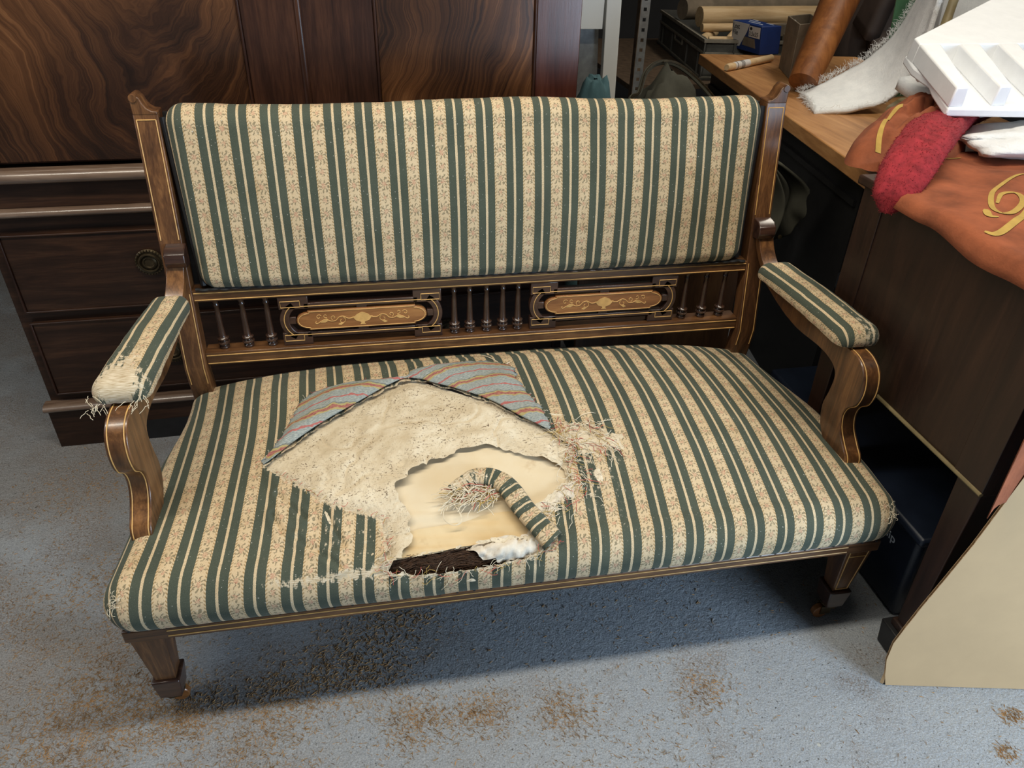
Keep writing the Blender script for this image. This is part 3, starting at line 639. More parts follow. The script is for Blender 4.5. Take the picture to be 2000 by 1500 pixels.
def cover_wear(cs, ct):
    d, _, _ = nearest(hole, cs, ct); w = .52*np.exp(-(d/.006)**2)+.16*np.exp(-(d/.05)**2)
    d2, _, _ = nearest(patch, cs, ct); w = w+.55*np.exp(-(d2/.009)**2)+.20*np.exp(-(d2/.05)**2)
    crest = np.exp(-((ct+.012+.006*fbm(cs*14, cs*3))/.0105)**2)*np.clip((cs+.50)/.10, 0, 1)*np.clip((-.2-cs)/.03, 0, 1); w = w+.58*crest
    w = w+.36*np.exp(-(((cs-.14)/.06)**2+((ct-.10)/.11)**2))+.30*np.exp(-(((cs+.34)/.09)**2+((ct-.05)/.06)**2))
    w = w+.16*np.exp(-(((cs-.30)/.16)**2+((ct-.02)/.05)**2))+.10*np.exp(-(((cs+.48)/.1)**2+((ct-.1)/.1)**2))
    w = w+.5*np.exp(-(((np.abs(cs)-.675)/.02)**2+((ct+.01)/.02)**2))
    return w
cut_skin('seat_cover', .0031, None, [hole_r, patch_r], cover_off, M['cover'], cover_wear)
big = [(-.50,.24),(-.20,.46),(.02,.30),(.13,.27),(.20,.24),(.20,.17),(.12,.08),(.05,.03),(.04,-.02),(-.1,-.05),(-.27,-.035),(-.29,.05),(-.42,.13)]
cal_r = rough_poly(calico, .008, .0022, 9); hair_r = rough_poly(hairp, .008, .0025, 10)
def wad_off(cs, ct):
    d, _, _ = nearest(calico, cs, ct); lump = .011*fbm(cs*15, ct*15, 5)-.004*np.exp(-(np.abs(fbm(cs*9+5, ct*9+2, 3))/.03)**2)+.0045*np.exp(-(d/.02)**2)
    lump = lump+.007*np.exp(-(((cs+.085)/.05)**2+((ct-.245)/.02)**2))+.005*np.exp(-(((cs+.20)/.015)**2+((ct-.22)/.05)**2))
    de, _, _ = nearest(hole, cs, ct); return -.005+np.clip(de/.02, 0, 1)*(lump+.002)-.003*np.exp(-(de/.01)**2)
cut_skin('wadding_layer', .0033, big, [cal_r, hair_r], wad_off, M['wad'], x0=-.52, x1=.22, t0=-.06, t1=.48)
cut_skin('calico_lining', .005, [(-.27,.20),(-.05,.26),(.10,.19),(.10,.06),(.03,.018),(-.07,.022),(-.12,.016),(-.235,.006),(-.26,.05)], [], lambda c, t: -.0125+.0018*np.sin(t*230+c*30)*np.exp(-((t-.085)/.02)**2)+.0035*fbm(c*10+t*6, t*22, 3), M['calico'], x0=-.30, x1=.15, t0=-.02, t1=.27)
cut_skin('calico_band', .004, rough_poly([(-.238,.006),(-.215,.058),(-.14,.066),(-.05,.078),(.02,.072),(.03,.02),(-.07,.024),(-.12,.018)], .01, .0008, 12), [], lambda c, t: -.0105+.0010*np.sin(t*300+c*25)+.0022*fbm(c*12, t*26, 3), M['calico2'], x0=-.25, x1=.04, t0=0, t1=.085)
cut_skin('horsehair_stuffing', .004, [(-.27,-.045),(-.27,.05),(.04,.05),(.05,-.03),(-.1,-.055)], [], lambda c, t: -.021+.006*fbm(c*45, t*45, 4), M['hair'], x0=-.28, x1=.06, t0=-.06, t1=.06)
cut_skin('cotton_wool_tuft', .0033, rough_poly([(-.117,.012),(-.09,.022),(-.057,.028),(-.015,.026),(.024,.006),(.026,-.012),(-.012,-.024),(-.057,-.023),(-.09,-.008)], .006, .0025, 4), [], lambda c, t: -.010+.016*np.exp(-(((c+.045)/.055)**2+((t-.002)/.016)**2))+.011*fbm(c*75, t*75, 4), M['cottonwool'], x0=-.13, x1=.04, t0=-.03, t1=.035)
cut_skin('exposed_wadding', .0033, rough_poly([(.03,.078),(.052,.098),(.085,.118),(.098,.128),(.104,.112),(.085,.085),(.05,.062),(.03,.055)], .006, .002, 6), [], lambda c, t: -.001+.005*fbm(c*55, t*55, 3), M['cottonwool'], x0=.02, x1=.12, t0=.04, t1=.14)
# folded-back flap that shows the reverse of the cloth
fin = smooth_path([(-.470,.234,0),(-.375,.315,0),(-.294,.375,0),(-.207,.438,0),(-.177,.436,0),(-.141,.411,0),(-.087,.375,0),(-.036,.333,0),(.012,.279,0),(.06,.237,0)], 14)[:, :2]
fout = smooth_path([(-.474,.243,0),(-.453,.276,0),(-.429,.33,0),(-.408,.405,0),(-.351,.438,0),(-.261,.444,0),(-.201,.446,0),(-.171,.471,0),(-.099,.48,0),(-.021,.477,0),(.027,.45,0),(.03,.405,0),(.042,.339,0),(.057,.297,0),(.066,.246,0)], 10)[:, :2]
pin = np.array([0, .10, .2, .30, .34, .42, .55, .72, .88, 1.]); rs = lambda P, N: P[np.linspace(0, len(P)-1, N).round().astype(int)]
N, K = 150, 18; A = rs(fin, N); 
def key(P, ks, N):  # resample P so that parameters ks map to uniform breaks
    s = np.linspace(0, 1, N); return np.c_[np.interp(s, ks, np.linspace(0, 1, len(ks)))]
sA = np.interp(np.linspace(0, 1, N), [0, .45, 1], [0, 3.45/9, 1]); sB = np.interp(np.linspace(0, 1, N), [0, .45, 1], [0, 6.15/14, 1])
pick = lambda P, s: np.c_[np.interp(s*(len(P)-1), np.arange(len(P)), P[:, 0]), np.interp(s*(len(P)-1), np.arange(len(P)), P[:, 1])]
A, B = pick(fin, sA), pick(fout, sB); tt = np.linspace(0, 1, K)[:, None, None]; C = A[None]*(1-tt)+B[None]*tt
jit = np.random.default_rng(2).normal(0, .0022, (N, 2)); C[-1] += jit; C[-2] += jit*.4
wid = np.linalg.norm(B-A, axis=1)[None, :]; ts = np.linspace(0, 1, K)[:, None]
off = .0035+np.clip(wid/.06, 0, 1)*.013*np.sin(np.pi*np.clip(ts*.85+.06, 0, 1))**.8+.008*fbm(C[..., 0]*26, C[..., 1]*20, 4)*np.sin(np.pi*ts)
Pf = seat(C[..., 0], C[..., 1], off); V, F = grid(Pf)
wv = C[..., 1]*1.0-.16*C[..., 0]+.012*np.sin(C[..., 0]*24)
obj('folded_flap', V, F, M['reverse'], settee, angle=180, uv=np.c_[C[..., 0].ravel(), wv.ravel()], solid=.0016, solid_off=-1)
# loose striped band that curls over the hole
bp = smooth_path([(.030,.004,0),(.014,.026,0),(-.004,.052,0),(-.023,.084,0),(-.040,.116,0),(-.063,.134,0),(-.09,.140,0),(-.117,.128,0),(-.137,.114,0)], 9)[:, :2]
tn = np.gradient(bp, axis=0); tn /= np.linalg.norm(tn, axis=1)[:, None]; nm = np.c_[-tn[:, 1], tn[:, 0]]; dl = np.r_[0, np.cumsum(np.linalg.norm(np.diff(bp, axis=0), axis=1))]
W = np.linspace(-1, 1, 11); hw = np.interp(np.linspace(0, 1, len(bp)), [0, .25, .5, .8, 1], [.019, .019, .018, .016, .010])
C = bp[:, None, :]+nm[:, None, :]*(W[None, :, None]*hw[:, None, None]); off = .004+.008*(np.clip(1-W**4*.95, 0, 1)**.5)[None, :]+.004*fbm(C[..., 0]*50, C[..., 1]*50)
V, F = grid(seat(C[..., 0], C[..., 1], off)); wr = .30+.4*np.clip((dl-.16)/.05, 0, 1)
obj('torn_band', V, F, M['cover'], settee, angle=180, uv=np.c_[np.repeat(dl*1.35+.008, 11), np.tile(W*.014, len(bp))], attrs={'wear': np.repeat(wr, 11)}, solid=.0015)
# frayed ends and loose threads (nobody could count them)
thr = {k: MB() for k in 'wry'}
def thread(c, t, L, key=None, ang=None, lift=.004, r=.00042, curl=1.):
    key = key or random.choices('wry', (6, 1.6, 1.6))[0]; a = random.uniform(0, 6.28) if ang is None else ang; n = 7; pts = []; x, y = c, t
    for i in range(n):
        pts.append((x, y)); x += math.cos(a)*L/n; y += math.sin(a)*L/n; a += random.gauss(0, .45*curl)
    P = np.array(pts); o = np.linspace(.001, lift*random.uniform(.3, 1.4), n)*np.sin(np.linspace(.3, 2.6, n)); thr[key].tube(seat(P[:, 0], P[:, 1], o+.001), r, 4, (0, 1, .1))
def along(poly, i0, i1): 
    i = random.uniform(i0, i1); k = int(i) % len(poly); f = i-int(i); a, b_ = np.array(poly[k]), np.array(poly[(k+1) % len(poly)]); return a+(b_-a)*f
for _ in range(150): c = along(hole, 9, 15); thread(c[0]+random.gauss(.008, .010), c[1]+random.gauss(0, .012), random.uniform(.012, .05), r=.0005)
for _ in range(90): c = along(hole, 15.5, 22); thread(c[0], c[1]-random.uniform(0, .006), random.uniform(.01, .04), ang=random.gauss(0, .5)+random.choice((0, 3.14)))
for _ in range(60): c = along(hole, 22, 28); thread(c[0], c[1], random.uniform(.006, .02), ang=random.gauss(0, .6))
for _ in range(90): c = along(patch, 0, 7); thread(c[0]+random.gauss(-.01, .012), c[1]+random.gauss(0, .01), random.uniform(.015, .06), ang=random.gauss(-.9, .5), r=.0005)
for _ in range(130): i = random.randrange(len(fout)); thread(fout[i, 0], fout[i, 1], random.uniform(.005, .018), lift=.008)
for _ in range(190): c = (random.uniform(-.125, -.05), random.uniform(.092, .125)); thread(c[0], c[1], random.uniform(.02, .06), random.choices('wry', (9, 1, 1.5))[0], ang=random.gauss(3.5, .35), lift=.016, r=.0007, curl=.7)
for _ in range(6): thr['w'].tube(seat(*(lambda P: (P[:, 0], P[:, 1]))(smooth_path([(-.132+random.gauss(0, .003), .112, 0), (-.15, .085, 0), (-.152, .062, 0), (-.135, .050, 0), (-.122, .062+random.gauss(0, .003), 0), (-.135, .092, 0)], 6)), .006), .0006, 5, (0, 1, .1))
thr['w'].tube(seat(*(lambda P: (P[:, 0], P[:, 1]))(smooth_path([(-.022, .53, 0), (-.008, .50, 0), (.004, .478, 0), (.012, .462, 0), (.03, .474, 0)], 8)), .003), .0009, 5, (0, 1, .1))
for sx in (-1, 1):
    for _ in range(22): thread(sx*.668+random.gauss(0, .006), -.01+random.gauss(0, .008), random.uniform(.006, .02), 'w', lift=.008)
hairs = MB()
for _ in range(420):
    c, t = random.uniform(-.24, .01), random.uniform(-.03, .014); n = 5; P = np.array([(c+i*.008*random.choice((1, 1, .6)), t+.004*math.sin(i+c*90)) for i in range(n)])
    hairs.tube(seat(P[:, 0], P[:, 1], -.016+np.random.default_rng(int(abs(c)*1e6)).random(n)*.006), .0004, 3, (0, 1, .1))
props(hairs.build('loose_horsehair', M['hair'], settee), kind='stuff')
for k, nme in (('w', 'pale_loose_threads'), ('r', 'red_loose_threads'), ('y', 'ochre_loose_threads')):
    props(thr[k].build(nme, M['thread_'+k], settee), kind='stuff')
# tack heads along the lower edge of the cover
tk = None
for i in range(46):
    x = -.655+1.31*i/45
    if tk is None: m = MB(); m.lathe([(0, -.0012), (.0022, -.0006), (.0026, .0008), (0, .0008)], (x, -.0092, .2475), 8, 'y'); tk = m.build('tack', M['black'], settee)
    else: clone(tk, (x+.655, 0, 0), settee)

# arm pads
def arm_pad(sx, phase, wear_front):
    cs, ct = np.meshgrid(np.arange(-.078, .0781, .003), np.arange(-.052, .345, .004))
    xi, yi, X, Y, g = pillow(cs, ct, lambda y: .014+.006*np.clip(1-y/.3, 0, 1)+(.0 if sx > 0 else -.004*y/.3), .020, .285, .026, 1.95)
    hh = .0445+.004*np.sin(np.pi*np.clip(yi/.3, 0, 1))-g+.0016*fbm(cs*40, ct*30)*(1.6 if sx < 0 else 1)
    yw = .196+Y*1.04; P = np.stack([np.vectorize(lambda y: armx(y, sx))(yw)+X, yw, .5415+hh], -1); V, F = grid(P)
    f = np.clip(1-(ct+.02)/.20, 0, 1); w = wear_front*f**.8*(np.clip(1.15-abs(cs+(.004 if sx < 0 else -.016))/.042, 0, 1))
    if sx < 0: w = w+.45*np.exp(-((ct-.0)/.05)**2)-.3*np.exp(-((ct+.025)/.012)**2)
    return obj('arm_pad', V, F, M['cover'], settee, angle=180, uv=np.c_[(cs+phase).ravel(), ct.ravel()], attrs={'wear': w.ravel()})
arm_pad(-1, .0284-.010, .80); arm_pad(1, .0284+.006, .62)
t2 = MB()
for _ in range(28):
    y = random.gauss(.185, .010); x = armx(y, -1)+random.choice((-1, 1))*random.gauss(.036, .008); z = .552+random.uniform(-.008, .022)
    a = random.uniform(0, 6.28); n = 5; L = random.uniform(.006, .016); P = [(x+L*i/n*math.cos(a)+random.gauss(0, .001), y-.003*i+L*.4*i/n*math.sin(a), z-.001*i*i*.4) for i in range(n)]
    t2.tube(P, .00045, 4, (0, 0, 1))
props(t2.build('frayed_arm_threads', M['thread_w'], settee), kind='stuff')
# ------------------------------------------------------------------ dark desk on the right
desk = empty('desk', (.715, -.05, 0), 'dark brown wooden desk on tapered legs under the orange cloth', 'desk')
DX = .715
box('desk_side', DX, DX+.022, -.112, .392, .440, .790, M['desk'], desk)
for y0, y1 in ((-.112, -.045), (.325, .392)): box('side_stile', DX-.003, DX+.002, y0, y1, .446, .790, M['desk'], desk, bevel=.001)
box('desk_back', DX+.02, 1.75, .372, .392, .440, .790, M['desk'], desk)
box('desk_front', DX+.02, 1.75, -.112, -.092, .440, .790, M['desk'], desk)
box('desk_top', DX-.014, 1.78, -.135, .405, .790, .808, M['desk'], desk, bevel=.004)
m = MB(); m.tube([(DX-.003, -.112, .444), (DX-.003, .392, .444)], .0038, 8); m.build('side_bead', M['bamboo'], desk)
def desk_leg(x, y, sy):
    m = MB(); m.hexa([(x+.004, y+.012, .075), (x+.040, y+.012, .075), (x+.040, y+.048, .075), (x+.004, y+.048, .075)], [(x, y, .44), (x+.055, y, .44), (x+.055, y+.055, .44), (x, y+.055, .44)])
    lg = m.build('leg', M['desk'], desk, bevel=.002)
    f = MB(); f.hexa([(x-.006, y-.002, .0), (x+.050, y-.002, .0), (x+.050, y+.062, .0), (x-.006, y+.062, .0)], [(x-.012, y-.006, .062), (x+.056, y-.006, .062), (x+.056, y+.066, .062), (x-.012, y+.066, .062)]); f.build('spade_foot', M['black'], lg, bevel=.003)
    r = MB(); r.box(x-.002, x+.046, y+.006, y+.054, .062, .078); r.build('foot_collar', M['desk'], lg, bevel=.003)
for x, y in ((DX+.002, -.108), (1.69, -.108), (DX+.004, .335), (1.69, .335)): desk_leg(x, y, 1)

# navy storage tub under the desk
tub = empty('storage_tub', (.95, .25, 0), 'dark navy plastic tub on the floor between settee and desk legs', 'tub')
m = MB(); m.hexa([(.775, .0, .0), (1.25, .0, .0), (1.25, .55, .0), (.775, .55, .0)], [(.745, -.02, .235), (1.28, -.02, .235), (1.28, .57, .235), (.745, .57, .235)]); m.build('tub_body', M['navy'], tub, bevel=.012)
box('tub_rim', .735, 1.29, -.03, .58, .235, .255, M['navy'], tub, bevel=.006)
def text(name, body, size, mat, parent, origin, ex, ey, off=.0006):
    cu = bpy.data.curves.new(name, 'FONT'); cu.body = body; cu.size = size; cu.extrude = .0002; tmp = bpy.data.objects.new(name+'_tmp', cu); COL.objects.link(tmp)
    bpy.context.view_layer.update(); me0 = bpy.data.meshes.new_from_object(tmp.evaluated_get(bpy.context.evaluated_depsgraph_get()))
    ex, ey = np.array(ex, float), np.array(ey, float); ex /= np.linalg.norm(ex); ey /= np.linalg.norm(ey); ez = np.cross(ex, ey)
    V = [np.array(origin)+v.co.x*ex+v.co.y*ey+(v.co.z+off)*ez for v in me0.vertices]; F = [tuple(p.vertices) for p in me0.polygons]
    bpy.data.objects.remove(tmp); bpy.data.curves.remove(cu); bpy.data.meshes.remove(me0)
    return obj(name, V, F, mat, parent, smooth=False)
text('tub_lettering', 'ship', .030, M['inkw'], tub, (.7535, .092, .170), (-.0015, -1, .0), (-.12, 0, 1))

# cardboard sheet leaning on the desk
A = np.array([.667, -.141, .0]); e1 = np.array([.981, -.192, 0]); s6 = math.sin(math.radians(1)); e2 = np.array([.192*s6, .981*s6, math.cos(math.radians(1))]); en = np.cross(e1, e2)
cp = [(0, .001), (.62, .001), (.62, .66), (.085, .66), (.077, .598), (.064, .515), (.037, .369), (.018, .288), (.001, .22), (-.012, .160), (-.020, .120), (-.019, .074), (-.009, .03)]
crd = empty('cardboard_sheet', tuple(A+e1*.3), 'plain brown cardboard sheet leaning against the desk at the bottom right', 'cardboard')
for nm, d0, d1, mm in (('face_liner', .0034, .0042, M['card']), ('rear_liner', -.0008, 0., M['card'])):
    m = MB(); m.prism(cp, lambda a, b: A+a*e1+b*e2+en*d0, lambda a, b: A+a*e1+b*e2+en*d1); m.build(nm, mm, crd)
m = MB(); nfl = 150; 
V = []; F = []
for k in range(nfl):
    a = -.010+.62*k/nfl; bmax = .06; V += [tuple(A+a*e1+.003*e2+en*(.0034 if k % 2 else 0)), tuple(A+a*e1+max(.003, np.interp(a, [-.02, -.012, .001, .018, .037, .064, .085], [.11, .155, .215, .28, .36, .51, .65]))*e2+en*(.0034 if k % 2 else 0))]
F = [(2*k, 2*k+2, 2*k+3, 2*k+1) for k in range(nfl-1)]; fl = obj('corrugation', V, F, M['card'], crd, smooth=False)

# ------------------------------------------------------------------ cloths on the desk
def sheet(name, fn, m, n, mat, parent=None, **k):
    P = np.array([[fn(i/(m-1), j/(n-1)) for j in range(n)] for i in range(m)]); V, F = grid(P); return obj(name, V, F, mat, parent, angle=180, **k)
cl = empty('orange_cloth', (1.0, .15, .81), 'orange cotton cloth with yellow swirl print spread over the desk', 'cloth')
def cz(x, y):  # drape height: flat on top, bending over the left edge and the front
    z = .8125+.006*float(fbm(x*7, y*6))+.010*math.exp(-((x-.95)/.10)**2-((y-.30)/.05)**2)+.003*math.sin(x*22+y*34)+.005*abs(math.sin(x*9-y*14+2*float(fbm(x*3, y*3))))
    return z
def drape(u, v):
    y = -.165+.655*v; x0 = float(np.interp(y, [.28, .46], [.672, .775])); x = x0+(1.61-x0)*u; edge = .6985
    z = cz(x, y)
    if x < edge: t = edge-x; z = cz(edge, y)-t*(1.15+.22*math.sin(y*17+1)); x = edge-.009*(1-math.exp(-t*70))
    if y < -.1415: t = -.1415-y; z -= t*15; y = -.1425-.010*(1-math.exp(-t*60))-.008*math.sin(x*40)*min(1, t*40)
    return (x, y, z)
sheet('cloth_spread', drape, 90, 60, M['orange'], cl, solid=.0018)
m = MB()
def ribbon(pts, w):
    P = smooth_path([(a, b_, 0) for a, b_ in pts], 6); n = len(P); T = np.gradient(P[:, :2], axis=0); T /= np.linalg.norm(T, axis=1)[:, None]+1e-9; Nn = np.c_[-T[:, 1], T[:, 0]]; ww = np.interp(np.linspace(0, 1, n), [0, .15, .6, 1], [w*.5, w, w, w*.35])
    V = []
    for i in range(n):
        for s in (-1, 1):
            x, y = P[i, 0]+Nn[i, 0]*s*ww[i], P[i, 1]+Nn[i, 1]*s*ww[i]; V.append((x, y, cz(x, y)+.0032))
    m.add(V, [(2*i, 2*i+1, 2*i+3, 2*i+2) for i in range(n-1)])
ribbon([(.825,.193),(.862,.228),(.891,.230),(.872,.190),(.830,.158),(.793,.141),(.800,.172),(.845,.232),(.905,.280),(.968,.312),(.995,.300)], .0050)
ribbon([(.712,.080),(.724,.070),(.756,.085),(.811,.123),(.879,.18),(.92,.22)], .0060); ribbon([(.780,.164),(.757,.130),(.768,.121)], .006)
ribbon([(.86, .40), (.90, .44), (.96, .46)], .003)
m.build('swirl_print', M['yellow'], cl)
# bunched cloth at the back of the desk
bunch = empty('bunched_cloth', (.9, .55, .808), 'bunched orange cloth with a yellow stripe heaped at the table corner', 'cloth')
def heap(u, v):
    a = v*2*math.pi; r = u; cx, cy = .925, .580; dx, dy = .72, .69      # long axis runs back to the right
    L, Wd = .236*r, .100*r
    k = 1+.09*math.sin(3*a+.6)+.05*math.sin(5*a+2)
    x = cx+(L*math.cos(a)*dx-Wd*math.sin(a)*dy)*k; y = cy+(L*math.cos(a)*dy+Wd*math.sin(a)*dx)*k
    q = math.cos(a)*r; s = math.sin(a)*r; e = 1-r**3
    h = .060*max(0, 1-r**2.4)**.7+e*(.016*abs(math.sin(s*4.2+q*1.6+.5))+.013*abs(math.sin(q*4.5-s*2.5+1.))-.006)+.006*float(fbm(q*4+3, s*4))
    ph = math.atan2(y-.765, x-1.10); rg = math.hypot(x-1.10, y-.765)
    h += e*(.017*abs(math.sin(6.5*ph+2.2*math.sin(rg*9)+.4))+.010*abs(math.sin(11*ph+rg*14))-.012)
    h += .024*math.exp(-((q-.55)/.22)**2-((s+.1)/.5)**2)
    z = .812+h-max(0, r-.93)*.15
    if x < .70: z -= (.70-x)*.8
    z += .004*math.sin(14*s+9*q+3*float(fbm(q*3, s*3)))*e
    return (x, y, max(z, .785))
hp = sheet('cloth_heap', heap, 64, 161, M['orange'], bunch)
m = MB(); V = []
for i, t in enumerate(np.linspace(.30, .93, 40)):
    a0 = 1.9+1.1*t
    for s in (-1, 1):
        x, y, z = heap(t, ((a0+s*.05/t**.5) % 6.283)/6.283); V.append((x, y, z+.0018))
m.add(V, [(2*i, 2*i+1, 2*i+3, 2*i+2) for i in range(39)]); m.build('yellow_stripe', M['yellow'], bunch)
# red fleece mitt-like cloth over the heap
rp = smooth_path([(1.22,.76,.838), (1.08,.655,.852), (.955,.535,.868), (.845,.425,.874), (.760,.345,.858), (.704,.295,.822), (.686,.280,.776)], 8); n = len(rp); tg = np.gradient(rp, axis=0); V = []; NN = 22
for i in range(n):
    T = tg[i]/np.linalg.norm(tg[i]); sd = np.cross(T, (0, 0, 1)); sd /= np.linalg.norm(sd); u_ = np.cross(sd, T); f = i/(n-1); w = np.interp(f, [0, .2, .5, .75, .92, 1], [.048, .052, .050, .045, .034, .008]); h = np.interp(f, [0, .5, .9, 1], [.026, .026, .022, .006])
    for j in range(NN):
        a = 2*math.pi*j/NN; c, s = math.cos(a), math.sin(a); fold = 1-.30*math.exp(-((c+.15+.25*math.sin(f*5))/.22)**2)*(s > 0); nz = 1+.09*float(fbm(f*11, j*.7))+.07*math.sin(3*a+f*5)
        V.append(rp[i]+sd*w*c*nz+u_*h*s*fold*nz)
F = [(i*NN+j, i*NN+(j+1) % NN, (i+1)*NN+(j+1) % NN, (i+1)*NN+j) for i in range(n-1) for j in range(NN)]+[tuple(range(NN))[::-1], tuple((n-1)*NN+j for j in range(NN))]
o = obj('red_fleece', V, F, M['red'], None, angle=180); VR = np.array(V).reshape(n, NN, 3); RED = o
props(o, 'red fluffy fleece cloth hanging over the edge of the orange heap', 'cloth')
pile = MB()
for _ in range(2600):
    i_, j_ = random.randrange(n-1), random.randrange(NN); t_, v_ = random.random(), random.random(); b0 = (VR[i_, j_]*(1-t_)+VR[i_+1, j_]*t_)*(1-v_)+(VR[i_, (j_+1) % NN]*(1-t_)+VR[i_+1, (j_+1) % NN]*t_)*v_
    dr = b0-rp[i_]; dr = dr/np.linalg.norm(dr)+rng.normal(0, .5, 3); dr /= np.linalg.norm(dr); pile.tube([b0-dr*.001, b0+dr*random.uniform(.002, .0045)], [.0006, .0002], 3)
props(pile.build('fleece_pile', M['red'], RED), kind='stuff')
# grey-white fibre wads and folded sheet under the foam
def blob(name, c, r, mat, label, cat, seed, n1=30, n2=40, amp=.25):
    V = []; 
    for i in range(n1):
        th = math.pi*i/(n1-1)
        for j in range(n2):
            a = 2*math.pi*j/n2; k = 1+amp*float(fbm(3*math.sin(th)*math.cos(a)+seed, 3*math.sin(th)*math.sin(a)+2*math.cos(th)))
            V.append((c[0]+r[0]*k*math.sin(th)*math.cos(a), c[1]+r[1]*k*math.sin(th)*math.sin(a), c[2]+r[2]*k*math.cos(th)))
    F = [(i*n2+j, (i+1)*n2+j, (i+1)*n2+(j+1) % n2, i*n2+(j+1) % n2) for i in range(n1-1) for j in range(n2)]
    return props(obj(name, V, F, mat, None, angle=180), label, cat)
blob('fibre_wad', (1.16, .47, .842), (.20, .095, .030), M['fibre'], 'tuft of grey-white fibre lying on the orange cloth below the foam', 'wadding', 3)
m = MB(); 
P = np.array([[(1.06+.42*u, .56+.30*v+.05*u, .868+.012*math.sin(v*6+u*3)) for v in np.linspace(0, 1, 24)] for u in np.linspace(0, 1, 24)]); V, F = grid(P)
props(obj('folded_grey_sheet', V, F, M['fibre'], None, angle=180, solid=.03), 'folded pale grey fabric sheet wedged under the white foam', 'sheet')

# white polystyrene packing block with open channels
foam = empty('polystyrene_block', (1.2, .6, .90), 'white ribbed polystyrene packing block balanced over the orange cloth', 'packaging')
T0 = np.array([.906, .47, .95]); ax = np.array([.998, .03, .0]); ay = np.array([.062, .245, .049]); ay = ay/np.linalg.norm(ay); ay2 = np.array([.24, .95, .19]); ay2 /= np.linalg.norm(ay2); az = np.cross(ax, ay2); az /= np.linalg.norm(az)
fp = lambda a, b, c: T0+a*ax+b*ay2+c*az
def fslab(m, a0, a1, b0, b1, c0, c1): m.hexa([fp(a0, b0, c0), fp(a1, b0, c0), fp(a1, b1, c0), fp(a0, b1, c0)], [fp(a0, b0, c1), fp(a1, b0, c1), fp(a1, b1, c1), fp(a0, b1, c1)])
m = MB()
base = [(.0, -.004), (.60, -.06), (.60, .272), (.0, .272), (-.004, .20), (.004, .165), (.014, .13), (.006, .09)]
m.prism(base, lambda a, b: fp(a, b, -.058), lambda a, b: fp(a, b, -.040)); m.build('foam_base', M['foam'], foam, bevel=.004)
m = MB(); m.prism([(0, .225), (.62, .225), (.62, .575), (.370, .575), (.0, .264)], lambda a, b: fp(a, b, -.050), lambda a, b: fp(a, b, 0)); m.build('foam_end_wall', M['foam'], foam, bevel=.003)
for k in range(6):
    a0 = .0+.098*k; m = MB()
    V0 = [fp(a0, 0, -.041), fp(a0+.034, 0, -.041), fp(a0+.066, .228, -.041), fp(a0, .228, -.041)]; V1 = [fp(a0, .0, 0), fp(a0+.028, .0, 0), fp(a0+.052, .228, 0), fp(a0, .228, 0)]
    m.hexa(V0, V1); m.build('foam_rib', M['foam'], foam, bevel=.004)
props(blob('polystyrene_crumb', (1.000, .690, .935), (.024, .030, .022), M['foam'], 'broken crumb of white polystyrene stuck beside the ribbed block', 'packaging', 8, 16, 20, .3), None, None)

# ------------------------------------------------------------------ pine work table behind the desk
table = empty('work_table', (1.2, 1.3, 0), 'dusty pale-topped work table with dark base to the right of the settee', 'table')
ez_ = np.array([math.cos(math.radians(82.1)), math.sin(math.radians(82.1)), 0]); ex_ = np.array([ez_[1], -ez_[0], 0]); N0 = np.array([.845, .556, .75])
tp = lambda a, b, z: (N0[0]+a*ex_[0]+b*ez_[0], N0[1]+a*ex_[1]+b*ez_[1], z)
def tbox(name, a0, a1, b0, b1, z0, z1, mat, parent, **k):
    return MB().hexa([tp(a0, b0, z0), tp(a1, b0, z0), tp(a1, b1, z0), tp(a0, b1, z0)], [tp(a0, b0, z1), tp(a1, b0, z1), tp(a1, b1, z1), tp(a0, b1, z1)]).build(name, mat, parent, **k)
tbox('table_top', 0, .62, 0, 1.51, .714, .75, M['table'], table, bevel=.003)
tbox('base_panel', .045, .065, .11, 1.46, .0, .714, M['black'], table); tbox('panel_moulding', .036, .046, .12, 1.45, .640, .655, M['black'], table); tbox('apron', .06, .58, .05, .07, .60, .714, M['black'], table); tbox('apron', .06, .58, 1.44, 1.46, .60, .714, M['black'], table)
lp = [(0, 0), (.022, 0), (.028, .03), (.020, .06), (.030, .12), (.036, .30), (.038, .42), (.046, .44), (.046, .47), (.036, .49), (.034, .56), (.040, .60), (.040, .714), (0, .714)]
for a, b_ in ((.085, .09), (.085, 1.42), (.54, .09), (.54, 1.42)):
    m = MB(); m.lathe(lp, tp(a, b_, 0), 18); m.build('turned_leg', M['tleg'], table, angle=50)

# things on the work table
bx = empty('screw_box', (1.32, 2.08, .75), 'small blue and white printed screw box on the far end of the work table', 'box')
Bo = np.array([1.245, 2.195, .752]); e_x = np.array([.035, -.207, 0]); wB = np.linalg.norm(e_x); e_x = e_x/wB; wB *= .92; e_y = np.array([-e_x[1]*1, e_x[0], 0]); 
e_y = np.array([.207, .035, 0]); e_y /= np.linalg.norm(e_y); hB = .100; dB = .090
q = lambda a, b, c: Bo+a*e_x+b*e_y+c*np.array([-.10, .0, .995])*1
m = MB(); m.hexa([q(0, 0, 0), q(wB, 0, 0), q(wB, dB, 0), q(0, dB, 0)], [q(0, 0, hB), q(wB, 0, hB), q(wB, dB, hB), q(0, dB, hB)]); m.build('carton', M['bluebox'], bx, bevel=.002)
def panel(name, pts, mat, o=.0008): 
    m = MB(); m.prism(pts, lambda a, c: q(a, -o*.2, c), lambda a, c: q(a, -o, c)); return m.build(name, mat, bx, smooth=False)
